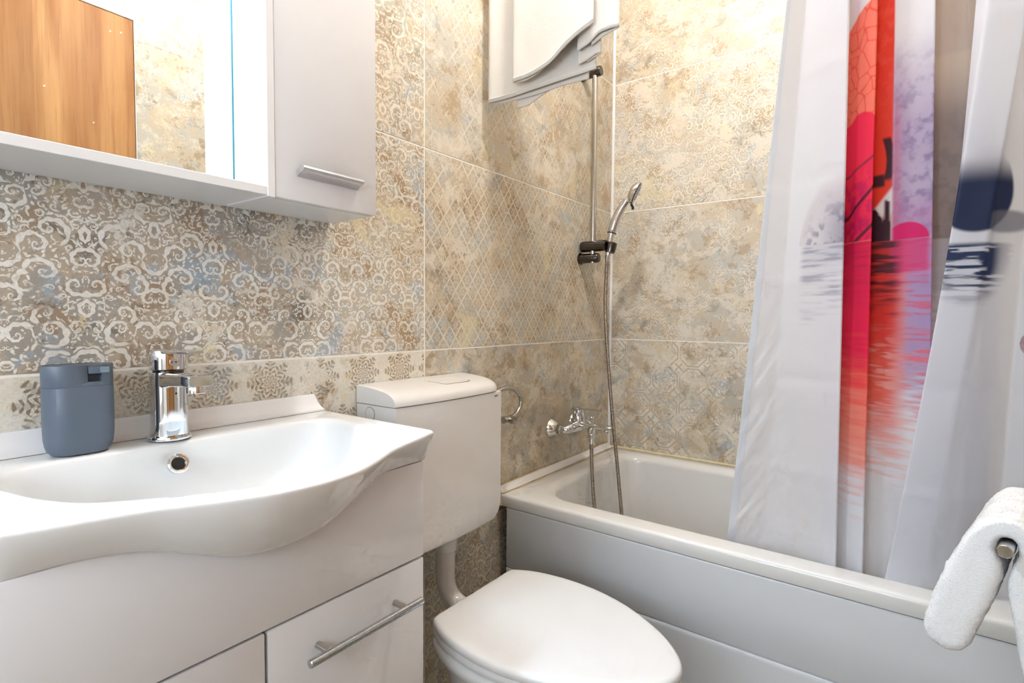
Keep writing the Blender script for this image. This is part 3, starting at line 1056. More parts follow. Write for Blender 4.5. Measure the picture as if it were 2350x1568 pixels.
# ------------------------------------------------------------------ bathtub
def build_tub():
    x0, x1, y0, y1 = 1.246, L - .004, -D + .006, -.004
    t = empty('bathtub', (1.6, -.6, 0), 'white acrylic bathtub across the tiled corner', 'bathtub')
    sg = 10
    R4 = lambda r: r
    oi = (1.326, 1.915, -D + .075, -.098)          # opening
    rad = [.10, .085, .13, .11]

    def ir(d, z, k=1.0):
        rr = [max(.03, q * k) for q in rad]
        dd = d if isinstance(d, (list, tuple)) else (d, d, d, d)
        return rrect(oi[0] + dd[0], oi[1] - dd[1], oi[2] + dd[2], oi[3] - dd[3], rr, z, sg)
    orad = .006
    rings = [rrect(x0 + .012, x1 - .01, y0 + .01, y1 - .01, .005, RZ - .036, sg), rrect(x0 + .001, x1, y0, y1, orad, RZ - .036, sg), rrect(x0, x1, y0, y1, orad, RZ - .033, sg), rrect(x0, x1, y0, y1, orad, RZ - .010, sg)]
    for k in range(1, 6):
        a = k / 5 * PI / 2
        q = .010 * (1 - math.cos(a))
        rings.append(rrect(x0 + q, x1 - q * .2, y0 + q * .2, y1 - q * .2, orad, RZ - .010 + .010 * math.sin(a), sg))
    for k in range(9):
        a = k / 8 * PI / 2
        rings.append(ir(.004 - .030 * (1 - math.sin(a)), RZ - .026 * (1 - math.cos(a))))
    for s in (.15, .35, .6, .8):
        rings.append(ir((.004 + .05 * s, .004 + .05 * s, .005 + .20 * s, .004 + .055 * s), RZ - .026 - .36 * s, 1.0))
    for q, dz in ((.068, .40), (.085, .418), (.11, .428)):
        rings.append(ir((q, q, q + .18, q + .02), RZ - dz, .9))
    rings.append(ir((.2, .2, .45, .35), RZ - .431, .5))
    finish(loft(rings, False, True), 'tub_shell', M['acrylic'], t, 45)
    # front panel with a lower raised band
    prof = [(.010, .4885), (.0015, .489), (.0002, .4875), (0, .484), (0, .42), (0, .316), (.0012, .3135), (.0045, .3125), (.0045, .3105), (.0005, .3095), (-.0008, .307), (-.001, .30), (-.001, .012), (.010, .010)]
    ys = [y0 + .002, y0 + .004, y1 - .035, y1 - .032]
    bm = loft([[Vector((x0 + .001 + x + (.002 if i in (0, 3) else 0), y, z)) for x, z in prof] + [Vector((x0 + .02, y, .010)), Vector((x0 + .02, y, .488))] for i, y in enumerate(ys)])
    finish(bm, 'front_panel', M['panel'], t, 40)
    for yy in (-.3, -.9):
        for xx in (1.40, 1.82):
            finish(lathe([(.022, 0), (.022, .006), (.012, .01), (.012, .115)], (xx, yy, 0), (0, 0, 1), 16), 'foot', M['alu'], t)
    return t


build_tub()


# ------------------------------------------------------------------ bath mixer
def build_bath_mixer():
    t = empty('bath_mixer', (1.62, 0, .676), 'chrome bath mixer tap on the wall above the tub end', 'tap')
    for xx in (1.546, 1.696):
        r = finish(lathe([(.032, 0), (.0325, .003), (.031, .006), (.018, .024), (.016, .025)], (xx, 0, .672), (0, -1, 0), 36), 'rosette', M['chrome'], t)
        finish(lathe([(.0155, .022), (.0165, .024), (.0165, .040), (.015, .042)], (xx, 0, .672), (0, -1, 0), 6), 'union_nut', M['steel'], r)
    z = .676
    pts = spline([(1.546, -.040, .672), (1.548, -.056, .673), (1.562, -.062, .675), (1.62, -.064, z + .002), (1.678, -.062, .675), (1.692, -.056, .673), (1.696, -.040, .672)], 6)
    rr = [.0145] * len(pts)
    for i in range(len(pts)):
        u = abs(i / (len(pts) - 1) - .5) * 2
        rr[i] = .0135 + .006 * max(0, 1 - u * 1.6)
    finish(tube(pts, rr, 20), 'body', M['chrome'], t)
    sp = [(1.620, -.060, z + .004), (1.619, -.09, z + .006), (1.616, -.13, z + .007), (1.611, -.165, z + .009), (1.606, -.190, z + .011), (1.604, -.197, z + .011)]
    bm = bmesh.new()
    rings = []
    for i, (p, w_, h_) in enumerate(zip(sp, (.020, .018, .016, .0145, .012, .006), (.016, .0125, .009, .0075, .006, .003))):
        rings.append([Vector((p[0] + w_ * math.cos(a), p[1], p[2] + h_ * math.sin(a))) for a in np.linspace(0, 2 * PI, 20, endpoint=False)])
    finish(loft(rings), 'spout', M['chrome'], t)
    finish(lathe([(.010, .004), (.0105, -.006), (.0095, -.008), (0, -.007)], (1.608, -.178, z + .001), (0, 0, 1), 20), 'aerator', M['chrome'], t)
    finish(lathe([(.021, 0), (.021, .022), (.0205, .023), (.0205, .025), (.0212, .026), (.0212, .050), (.019, .052), (0, .0525)], (1.620, -.064, z + .012), (0, 0, 1), 32), 'cartridge', M['chrome'], t)
    lv = loft([[Vector((1.620 - k * .10 + w_ * a, -.064 - k, z + .061 + k * .04 + h_ * b)) for a, b in ((-1, -1), (1, -1), (1.05, 0), (1, 1), (-1, 1), (-1.05, 0))] for k, w_, h_ in ((-.019, .017, .0035), (0.0, .0195, .004), (.03, .012, .003), (.07, .010, .0022), (.098, .009, .0018), (.10, .007, .001))])
    finish(lv, 'lever', M['chrome'], t)
    finish(lathe([(.006, 0), (.006, .010), (.0092, .011), (.0095, .027), (.008, .029), (0, .0295)], (1.613, -.118, z + .010), (0, 0, 1), 20), 'diverter_knob', M['chrome'], t)
    finish(lathe([(.0135, .004), (.013, -.012), (.0115, -.014), (.0115, -.018), (.0125, -.019), (.0125, -.030), (.010, -.031)], (1.606, -.122, z), (0, 0, 1), 24), 'hose_outlet', M['chrome'], t)
    return t


build_bath_mixer()


# ------------------------------------------------------------------ shower rail, hand shower and hose
def build_shower():
    rx, ry = 1.730, -.052
    t = empty('shower_rail', (rx, 0, 1.25), 'vertical steel shower rail with sliding holder in the corner', 'rail')
    finish(tube([(rx, ry, 1.245), (rx, ry, 1.925)], .0105, 20), 'rail', M['steel'], t)
    for zz, nm in ((1.914, 'top_bracket'), (1.262, 'bottom_bracket')):
        finish(lathe([(.021, 0), (.021, .005), (.0175, .007), (.0168, .030), (.0168, .073), (.0155, .075), (0, .0755)], (rx, 0, zz), (0, -1, 0), 28), nm, M['dark_chrome'], t)
    h = finish(lathe([(.0155, .006), (.0185, .008), (.0195, .014), (.0195, .066), (.0182, .067), (.0182, .069), (.0195, .070), (.0195, .104), (.0175, .106), (.0, .1065)], (rx, 0, 1.304), (0, -1, 0), 28), 'slider', M['dark_chrome'], t)
    finish(lathe([(.0045, 0), (.0045, .022)], (rx, -.05, 1.278), (0, 0, 1), 10), 'slider_pin', M['steel'], h)
    hb = Vector((1.742, -.116, 1.296))
    bm = lathe([(.0165, -.018), (.0195, .0), (.0195, .016), (.0165, .018)], hb, (.15, -.12, 1), 20)
    finish(bm, 'holder_cup', M['dark_chrome'], t)
    # hand shower
    s = empty('hand_shower', hb, 'chrome hand shower head resting in the rail holder', 'shower head')
    pts = [(1.746, -.104, 1.270), (1.748, -.107, 1.305), (1.752, -.112, 1.342), (1.756, -.123, 1.385), (1.760, -.138, 1.420), (1.762, -.152, 1.443), (1.764, -.163, 1.458)]
    P = spline(pts, 6)
    nP = len(P)
    rad = [float(np.interp(i / (nP - 1), [0, .28, .36, .38, .5, .75, .9, 1], [.0105, .0115, .0120, .0155, .0168, .0140, .0125, .013])) for i in range(nP)]
    finish(tube(P, rad, 20), 'handle', M['chrome'], s)
    k = int(nP * .37)
    finish(lathe([(.0160, -.0015), (.0168, 0), (.0160, .0015)], P[k], P[k + 1] - P[k], 20), 'grip_ring', M['black'], s)
    hc = Vector((1.766, -.190, 1.484))
    ax = Vector((.30, -.78, -.42)).normalized()          # spray direction
    head = finish(lathe([(0.004, -.017), (.014, -.0165), (.026, -.013), (.036, -.006), (.0405, .001), (.041, .006), (.038, .008)], hc, ax, 36), 'head', M['chrome'], s)
    fc = finish(lathe([(.0385, .0065), (.0365, .0105), (.024, .0125), (0, .013)], hc, ax, 36), 'spray_plate', M['nozzle'], s)
    up = ax.cross(Vector((1, 0, 0))).normalized()
    sd = ax.cross(up)
    bm = bmesh.new()
    for rr, m in ((.009, 6), (.018, 12), (.027, 18), (.034, 24)):
        for q in range(m):
            a = 2 * PI * q / m
            lathe([(.0014, 0), (.0009, .0022)], hc + ax * (.0122 - .0000 - rr * .03) + (up * math.cos(a) + sd * math.sin(a)) * rr, ax, 6, bm)
    nz = finish(bm, 'nozzles', M['chrome'], fc)
    nz['kind'] = 'stuff'
    low = hc + ax * .009 + Vector((0, 0, 0)) - (Vector((0, 0, 1)) - ax * ax.z).normalized() * .040
    finish(tube([low, low + Vector((.002, -.006, -.012)), low + Vector((.003, -.004, -.019))], [.0045, .0042, .0046], 10), 'mode_lever', M['black'], s)
    # hose: smooth core plus wound rings
    A = spline([(1.746, -.103, 1.275), (1.752, -.097, 1.24), (1.757, -.092, 1.18), (1.758, -.090, 1.095), (1.756, -.098, .98), (1.754, -.110, .861), (1.750, -.128, .706), (1.738, -.156, .53), (1.715, -.186, .372), (1.690, -.212, .26), (1.660, -.215, .195), (1.625, -.195, .20), (1.606, -.168, .28), (1.602, -.141, .41), (1.603, -.129, .52), (1.606, -.122, .648)], 14)
    hs = empty('shower_hose', A[0], 'flexible ribbed metal shower hose looping into the tub', 'hose')
    # even steps along the hose for the ribs
    cum = [0.0]
    for a, b in zip(A, A[1:]):
        cum.append(cum[-1] + (b - a).length)
    tot = cum[-1]
    nn = int(tot / .0011)
    cx = [np.interp(np.linspace(0, tot, nn), cum, [p[i] for p in A]) for i in range(3)]
    pts = [Vector((cx[0][i], cx[1][i], cx[2][i])) for i in range(nn)]
    rads = [.0058 + .0009 * (1 if i % 4 < 2 else 0) for i in range(nn)]
    finish(tube(pts, rads, 10), 'hose_coil', M['hose'], hs, 80)
    finish(tube([pts[-1] + Vector((0, 0, .010)), pts[-14], pts[-24]], [.0085, .0085, .0075], 14), 'end_nut', M['chrome'], hs)
    finish(tube([pts[0] + Vector((0, 0, .006)), pts[10], pts[22]], [.0085, .0085, .0072], 14), 'end_nut', M['chrome'], hs)


build_shower()

# ------------------------------------------------------------------ curtain rod, curtain
RX, RZ2 = 1.168, 2.035
rod = empty('curtain_rod', (RX, -.6, RZ2), 'white shower curtain rod above the bathtub', 'rod')
finish(tube([(RX, -.001, RZ2), (RX, -D + .001, RZ2)], .0115, 20), 'rod', M['pvc'], rod)
for yy, dd in ((0, -1), (-D, 1)):
    finish(lathe([(.028, 0), (.028, .006), (.015, .014), (.0125, .02)], (RX, yy, RZ2), (0, dd, 0), 24), 'flange', M['pvc'], rod)


def cells(x, y):
    """Distance to the nearest cell border (F2 - F1) of a jittered grid."""
    xi, yi = np.floor(x), np.floor(y)
    f1 = np.full(x.shape, 9.0)
    f2 = np.full(x.shape, 9.0)
    for i in (-1, 0, 1):
        for j in (-1, 0, 1):
            a, b = xi + i, yi + j
            h1 = np.sin(a * 127.1 + b * 311.7) * 43758.5453
            h2 = np.sin(a * 269.5 + b * 183.3) * 43758.5453
            d = np.hypot(a + (h1 - np.floor(h1)) - x, b + (h2 - np.floor(h2)) - y)
            f2 = np.minimum(f2, np.maximum(f1, d))
            f1 = np.minimum(f1, d)
    return f2 - f1


def build_curtain():
    ztop, zbot = 1.985, .40
    NZ = 800
    # fold lines: (coefficients of y(z), depth offset, print coordinate)
    Ls = [((0, -.102, -.5826), .000, 0.00), ((0, -.0634, -.6793), .018, .35), ((0, .0081, -.8369), -.008, .80), ((0, -.0006, -.8637), -.025, 1.0),
          ((0, -.0006, -.8610), .010, 1.04), ((0, 0, -.8500), .045, 1.10), ((0, 0, -.868), .020, 1.16),
          ((0, -.0003, -.8794), .000, 1.45), ((0, .0034, -.9144), -.020, 2.0), ((0, .0034, -.9110), .015, 2.04), ((0, .004, -.898), .050, 2.10), ((0, .008, -.918), .030, 2.16),
          ((0, .0199, -.9629), .018, 2.45), ((0, .0259, -1.0354), -.012, 3.0), ((0, .0259, -1.0320), .012, 3.04), ((0, .026, -1.020), .045, 3.10),
          ((0, .0296, -1.0481), .035, 3.25), ((0, .0302, -1.0857), .030, 4.0), ((0, .0302, -1.112), .036, 4.4), ((0, .030, -1.122), .014, 4.6), ((.0134, -.070, -.968), -.006, 4.75),
          ((.0268, -.1642, -.8676), -.040, 5.0), ((0, -.095, -.965), -.034, 5.35), ((0, -.0413, -1.0362), -.018, 5.9), ((0, -.0153, -1.1115), .025, 6.4), ((0, -.012, -1.150), -.004, 6.8), ((0, -.006, -1.185), .02, 7.2)]
    z = np.linspace(ztop, zbot, NZ)
    Y = np.array([np.polyval(c, z) for c, _, _ in Ls])
    spread = np.interp(z, [.4, .55, 1.7, 1.985], [1.0, .95, .85, .6])
    X = np.array([1.185 + (2.03 - z) / 1.53 * .165 + o * spread for _, o, _ in Ls])
    U = np.array([u for _, _, u in Ls])
    k = np.arange(len(Ls))
    # sample each fold by its real length; A is the distance along the cloth in metres
    mid = NZ // 2
    seglen = np.hypot(np.diff(X[:, mid]), np.diff(Y[:, mid]))
    A_k = np.concatenate([[0], np.cumsum(seglen)])
    s = [0.0]
    for i, l_ in enumerate(seglen):
        hidden = (U[i + 1] - U[i]) < .09
        m_ = max(4, int(l_ / (.004 if hidden else .0014)))
        s += list(i + np.arange(1, m_ + 1) / m_)
    s = np.array(s)
    Ys = np.array([np.interp(s, k, Y[:, j]) for j in range(NZ)]).T
    Xs = np.array([np.interp(s, k, X[:, j]) for j in range(NZ)]).T
    Us = np.interp(s, k, U)
    AA1 = np.interp(s, k, A_k)
    for it in range(10):
        Ys[1:-1] = .25 * Ys[:-2] + .5 * Ys[1:-1] + .25 * Ys[2:]
        Xs[1:-1] = .25 * Xs[:-2] + .5 * Xs[1:-1] + .25 * Xs[2:]
    AA = np.repeat(AA1[:, None], NZ, 1)
    aU = lambda u: float(np.interp(u, U, A_k))
    UU, ZZ = np.meshgrid(Us, z, indexing='ij')
    # soft creases and pulls in the cloth
    Xs += (fbm(UU * 1.6, ZZ * 5, 3, 3) - .5) * .008 * np.interp(ZZ, [.4, 1.9], [1, .5])
    pull = np.exp(-((UU - .22) / .20) ** 2)
    Xs += pull * (fbm(UU * 2.5 + ZZ * 9, ZZ * 26 - UU * 9, 9, 2) - .5) * .010 * sm(ZZ, 1.2, .8)
    Xs += .0012 * np.sin((ZZ - 1.235) * 2 * PI / .42) ** 41      # packing creases
    nu = len(s)
    # ---- flat print (colour of the cloth), worked out in cloth coordinates u, z
    W = np.array(srgb(241, 240, 245))
    C = np.zeros((nu, NZ, 3)) + W

    def lay(mask, col):
        nonlocal C
        col = np.array(col) if np.ndim(col) == 1 else col
        C = C * (1 - mask[..., None]) + col * mask[..., None]

    zw = 1.203                                     # printed water line
    jit = (fbm(AA * 20, ZZ * 180, 5, 3) - .5)
    above = sm(ZZ, zw - .002, zw + .002)
    below = 1 - above
    seg = lambda a, b, q=.004: sm(UU, a - q, a + q) * (1 - sm(UU, b - q, b + q))
    mott = fbm(AA * 80, ZZ * 80, 11, 5)
    # grey stone, left
    hgt = zw + .145 * np.sqrt(np.clip(1 - ((UU - 1.06) / .56) ** 2, 0, 1))
    st = sm(hgt - ZZ, -.004, .03) * above * seg(.50, 1.10)
    lay(st * .55, srgb(222, 212, 216))
    lay(st * sm(hgt - ZZ, .02, .12) * sm(mott, .38, .62) * .75, srgb(128, 122, 152))
    lay(st * sm(hgt - ZZ, .02, .12) * sm(UU, .7, 1.0) * .5, srgb(140, 134, 160))
    refl = below * seg(.55, 1.10, .05) * sm(ZZ + jit * .16, zw - .14, zw - .02)
    lay(refl * (.30 + .55 * sm(jit, 0, .2)), srgb(166, 164, 182))
    # red husk, strip 2
    s2 = seg(1.10, 2.05)
    husk = s2 * sm(1.618 + .036 * (AA - aU(1.16)) / (aU(2.0) - aU(1.16)) - ZZ, 0, .005)
    vein = cells(AA * 46 + (fbm(AA * 30, ZZ * 30, 21, 2) - .5) * .9, ZZ * 36 + (fbm(AA * 30, ZZ * 30, 24, 2) - .5) * .9)
    c_s = np.array(srgb(250, 128, 104)) * (1 - sm(vein, .0, .05))[..., None] * .0 + np.array(srgb(252, 134, 112))
    lay(husk, c_s)
    lay(husk * (1 - sm(vein, .02, .16)) * .7, srgb(238, 70, 50))
    core = s2 * sm(1.437 + .012 * np.cos((UU - 1.6) * 4) - ZZ, 0, .004)
    lay(core, srgb(248, 40, 82))
    lay(core * sm(mott, .42, .66) * sm(1.36 - ZZ, 0, .06) * .7, srgb(206, 8, 92))
    lay(core * (1 - sm(np.abs(ZZ - 1.335 - .034 * (UU - 1.2)), .001, .0035)), srgb(150, 44, 70))
    lay(core * (1 - sm(np.abs(ZZ - 1.255 - .062 * (UU - 1.2)), .002, .006)), srgb(96, 24, 56))
    lay(core * (1 - sm(np.abs(ZZ - 1.19 - .055 * (UU - 1.2)), .002, .007)), srgb(104, 30, 56))
    r2 = s2 * below
    lay(r2, W)
    fade = sm(ZZ + jit * .12, .66, .80)
    lay(r2 * fade, srgb(250, 160, 142))
    lay(r2 * sm(ZZ + jit * .12, .80, .96), srgb(248, 92, 84))
    lay(r2 * sm(ZZ + jit * .10, .90, 1.02), srgb(240, 34, 84))
    lay(r2 * sm(ZZ, 1.06, 1.16) * (.35 + jit), srgb(196, 14, 74))
    lay(r2 * (1 - fade) * sm(jit, .10, .22) * sm(ZZ, .58, .70) * .5, srgb(250, 200, 186))
    # strip 3 left: orange leaf with a dark stem
    s3 = seg(2.05, 2.47, .012)
    lay(s3 * sm(ZZ, 1.25 + .05 * (UU - 2.1) / .37, 1.262 + .05 * (UU - 2.1) / .37), srgb(240, 70, 54))
    lay(s3 * sm(ZZ, 1.34, 1.6) * sm(mott, .35, .7) * .5, srgb(252, 104, 84))
    lay(s3 * above * (1 - sm(ZZ, 1.245, 1.262)) * .8, srgb(236, 178, 168))
    sx = 2.33 + .10 * np.sin((ZZ - 1.30) * 30) - .2 * (1.34 - ZZ)
    lay(s3 * (1 - sm(np.abs(UU - sx), .05, .085)) * sm(ZZ, 1.315, 1.325) * (1 - sm(ZZ, 1.395, 1.402)), srgb(74, 44, 52))
    lay(s3 * sm(1.335 - ZZ, 0, .006) * sm(ZZ, 1.305, 1.312) * seg(2.10, 2.34, .03), srgb(74, 44, 52))
    lay(seg(2.05, 2.44, .02) * sm(ZZ, zw - .01, zw) * (1 - sm(ZZ + (UU - 2.40) * .12 + (mott - .5) * .03, 1.235, 1.245)), srgb(58, 34, 46))
    lay(seg(2.34, 2.43, .03) * above * (1 - sm(ZZ + (mott - .5) * .03, 1.27, 1.28)), srgb(66, 36, 50))
    # strip 3 right: lilac stone
    s3r = seg(2.47, 3.10, .03)
    lil = np.array(srgb(196, 180, 206)) * (1 - sm(mott, .4, .7))[..., None] + np.array(srgb(172, 154, 190)) * sm(mott, .4, .7)[..., None]
    ft = sm(1.575 + .05 * (fbm(AA * 20, ZZ * 12, 31, 3) - .5) - ZZ, -.03, .17) * above
    lay(s3r * ft, lil)
    lay(s3r * ft * sm(mott, .54, .76) * .32, srgb(124, 108, 148))
    lay(s3r * ft * (1 - sm(AA - aU(2.47), 0, .035)) * .5, srgb(176, 120, 180))
    lay(s3r * above * (1 - sm(ZZ, 1.24, 1.30)) * .55, srgb(196, 140, 190))
    fr = sm(2.62 - UU, 0, .14) * s3r * sm(1.5 - ZZ, 0, .1) * above
    lay(fr * .45, srgb(220, 110, 130))
    pk = ((UU - 2.66) / .30) ** 2 + ((ZZ - zw) / .034) ** 2
    lay((1 - sm(pk, .85, 1.0)) * above * s3r, srgb(226, 34, 112))
    r3 = seg(2.05, 3.10, .01) * below
    lilm = sm(UU, 2.40, 2.75)
    lay(r3 * sm(ZZ + jit * .14, .84, .98) * lilm * .95, srgb(184, 158, 204))
    lay(r3 * sm(ZZ + jit * .16, .72, .90) * (1 - lilm) * .95, srgb(244, 96, 76))
    lay(r3 * sm(ZZ + jit * .16, .90, 1.06) * (1 - lilm), srgb(224, 58, 52))
    lay(r3 * sm(jit, .02, .16) * sm(ZZ, .66, .82) * sm(1.06 - ZZ, 0, .1) * .55, srgb(250, 200, 196))
    lay(r3 * sm(jit, .06, .18) * sm(ZZ, .82, .98) * lilm * .6, srgb(236, 80, 104))
    lay(r3 * sm(ZZ + jit * .08, 1.10, 1.16) * seg(2.45, 2.95, .06) * .85, srgb(224, 60, 126))
    lay(r3 * sm(ZZ + jit * .16, 1.06, 1.16) * seg(2.05, 2.55, .10) * (.25 + .75 * sm(jit, -.12, .06)), srgb(92, 40, 48))
    # strip 4: brown stones
    s4 = seg(3.10, 4.35, .02)
    lay(s4 * sm(1.70 - ZZ, 0, .08) * above, srgb(200, 182, 170))
    lay(s4 * sm(1.535 - ZZ, 0, .01) * above * .6, srgb(214, 196, 180))
    lay(s4 * sm(1.50 - ZZ, -.02, .10) * above, srgb(156, 140, 136))
    lay(s4 * sm(mott, .4, .7) * sm(1.45 - ZZ, 0, .1) * above * .5, srgb(132, 118, 118))
    lay(s4 * below * sm(ZZ + jit * .15, .95, 1.15) * .8, srgb(172, 162, 164))
    s4b = seg(4.30, 4.80, .02)
    lay(s4b * sm(1.40 - ZZ, -.02, .05) * above * .85, srgb(98, 104, 150))
    # strip 5-6: dark pebble and its reflection
    ae = aU(5.0)
    px = (AA - ae - .036) / .066
    el = px ** 2 + ((ZZ - 1.268) / np.where(ZZ > 1.268, .085, .066)) ** 2
    body = 1 - sm(el, .90, 1.03)
    lay((1 - sm(el, .35, 1.03)) * .6, srgb(206, 198, 204))
    lay((1 - sm(el, .84, 1.03)) * sm(1.335 - ZZ, 0, .05), srgb(34, 46, 84))
    ext = ((AA - ae - .090) / .062) ** 2 + ((ZZ - 1.222) / .022) ** 2
    lay((1 - sm(ext, .45, 1.05)) * .75 * sm(AA - ae, .050, .060), srgb(120, 118, 132))
    rr = (1 - sm(((AA - ae - .040) / .078) ** 2 + ((ZZ - 1.19) / .13) ** 2, .3, 1.0)) * sm(UU, 4.7, 4.9) * (1 - sm(ZZ, 1.180, 1.190)) * sm(ZZ + jit * .10, 1.06, 1.13)
    lay(rr * (.15 + .85 * sm(jit, -.13, .0)) * (1 - .55 * sm(UU, 5.9, 6.1)), srgb(44, 56, 96))
    # pale yellow hem stain
    lay(sm(fbm(UU * 9, ZZ * 30, 41, 3), .60, .68) * sm(.68 - ZZ, 0, .1) * .10, srgb(228, 214, 170))
    # ---- mesh
    verts = np.stack([Xs, Ys, ZZ], -1).reshape(-1, 3)
    idx = np.arange(nu * NZ).reshape(nu, NZ)
    f = np.stack([idx[:-1, :-1], idx[1:, :-1], idx[1:, 1:], idx[:-1, 1:]], -1).reshape(-1, 4)
    me = bpy.data.meshes.new('shower_curtain')
    me.vertices.add(len(verts))
    me.vertices.foreach_set('co', verts.ravel())
    me.loops.add(f.size)
    me.loops.foreach_set('vertex_index', f.ravel().astype(np.int32))
    me.polygons.add(len(f))
    me.polygons.foreach_set('loop_start', np.arange(0, f.size, 4, dtype=np.int32))
    me.polygons.foreach_set('use_smooth', np.ones(len(f), dtype=bool))
    me.update()
    ca = me.color_attributes.new('print', 'FLOAT_COLOR', 'POINT')
    ca.data.foreach_set('color', np.concatenate([C.reshape(-1, 3), np.ones((nu * NZ, 1))], 1).ravel().astype(np.float32))
    g = G('printed_polyester')
    at = g.n('ShaderNodeVertexColor')
    at.layer_name = 'print'
    col = S(g, at.outputs[0])
    g.set(Base_Color=col, Roughness=0.55)
    tr = g.n('ShaderNodeBsdfTranslucent')
    g.put(tr.inputs[0], col)
    mx = g.n('ShaderNodeMixShader')
    mx.inputs[0].default_value = 0.45
    g.nt.links.new(g.bsdf.outputs[0], mx.inputs[1])
    g.nt.links.new(tr.outputs[0], mx.inputs[2])
    g.nt.links.new(mx.outputs[0], g.nt.nodes['Material Output'].inputs[0])
    me.materials.append(g.mat)
    o = bpy.data.objects.new('shower_curtain', me)
    COL.objects.link(o)
    tag(o, 'white shower curtain printed with red husk, stones and water, gathered at right', 'curtain')
    for i in range(0, len(Ls), 4):
        y = float(np.polyval(Ls[i][0], ztop))
        p = [(RX + .0175 * math.sin(a), y, RZ2 - .012 + .026 * math.cos(a) - .012) for a in np.linspace(0, 2 * PI, 25)]
        finish(tube(p, .0018, 6), 'hook_ring', M['pvc'], o)
    # stitched side hem: a second thickness along the free edge
    hm = bmesh.new()
    k9 = int(np.searchsorted(AA1, .011))
    hv = [[hm.verts.new((Xs[i, j] - .0012, Ys[i, j] + (.0008 if i == 0 else 0), ZZ[i, j])) for j in range(0, NZ, 4)] for i in range(k9 + 1)]
    for i in range(k9):
        for j in range(len(hv[0]) - 1):
            hm.faces.new((hv[i][j], hv[i + 1][j], hv[i + 1][j + 1], hv[i][j + 1]))
    hg = G('curtain_hem_cloth')
    hn = hg.noise(hg.obj(), 300.0, 2)
    hc_ = hg.mix(hn, srgb(236, 237, 242), srgb(230, 231, 236))
    hg.set(Base_Color=hc_, Roughness=0.55)
    ht = hg.n('ShaderNodeBsdfTranslucent')
    hg.put(ht.inputs[0], hc_)
    hx = hg.n('ShaderNodeMixShader')
    hx.inputs[0].default_value = 0.35
    hg.nt.links.new(hg.bsdf.outputs[0], hx.inputs[1])
    hg.nt.links.new(ht.outputs[0], hx.inputs[2])
    hg.nt.links.new(hx.outputs[0], hg.nt.nodes['Material Output'].inputs[0])
    finish(hm, 'side_hem', hg.mat, o, 180)
    return o


build_curtain()


# ------------------------------------------------------------------ towels
def terry(name, col, sc_=900.0, b=0.35):
    g = G(name)
    p = g.obj()
    n = g.noise(p, sc_, 3, 0.7)
    n2 = g.noise(p, sc_ * .2, 3, 0.6)
    g.set(Base_Color=g.mix(g.step(n, .3, .7), col, tuple(c * .93 for c in col)), Roughness=0.95, Sheen_Weight=0.25)
    g.bump(n + n2 * .6, b, 0.002)
    return g.mat


M['towel'] = terry('white_towel', srgb(226, 218, 208), 700.0, .3)
M['terry'] = terry('white_terry', srgb(240, 236, 232), 420.0, .35)
M['hem'] = terry('towel_hem', srgb(244, 238, 232), 300.0, .3)


def sheet(name, mat, parent, path, zb, ztop, th=.0032, nv=44, drape=None, amp=.004, seed=0):
    """A hanging ply: plan path [(x, y)], bottom height along it, top at the rod."""
    n = 90
    P = spline([(x, y, 0) for x, y in path], 12)
    cum = [0.0]
    for a, b in zip(P, P[1:]):
        cum.append(cum[-1] + (b - a).length)
    q = np.linspace(0, cum[-1], n)
    px = np.interp(q, cum, [p.x for p in P])
    py = np.interp(q, cum, [p.y for p in P])
    key = np.linspace(0, 1, len(zb))
    zbs = np.interp(q / cum[-1], key, zb)
    for _ in range(6):
        zbs[1:-1] = .25 * zbs[:-2] + .5 * zbs[1:-1] + .25 * zbs[2:]
    t = np.linspace(0, 1, nv)
    Q, T_ = np.meshgrid(q, t, indexing='ij')
    Z_ = zbs[:, None] + (ztop - zbs[:, None]) * T_
    wob = (fbm(Q * 16 + seed, Z_ * 7, seed, 3) - .5) * amp * 2
    X_ = px[:, None] + wob * (1 - T_ * .7)
    Y_ = py[:, None] + 0 * T_
    X_ = X_ + (RX - X_) * sm(Z_, ztop - .035, ztop) * .85        # gather over the rod
    bm = bmesh.new()
    V = [[bm.verts.new((X_[i, j], Y_[i, j], Z_[i, j])) for j in range(nv)] for i in range(n)]
    for i in range(n - 1):
        for j in range(nv - 1):
            bm.faces.new((V[i][j], V[i + 1][j], V[i + 1][j + 1], V[i][j + 1]))
    o = finish(bm, name, mat, parent, 180)
    md = o.modifiers.new('thick', 'SOLIDIFY')
    md.thickness = th
    md.offset = 0
    # stitched hem: a bead along the bottom edge
    pts = [Vector((X_[i, 1], Y_[i, 1], Z_[i, 0] + .009)) for i in range(n)]
    return o, X_, Y_, Z_


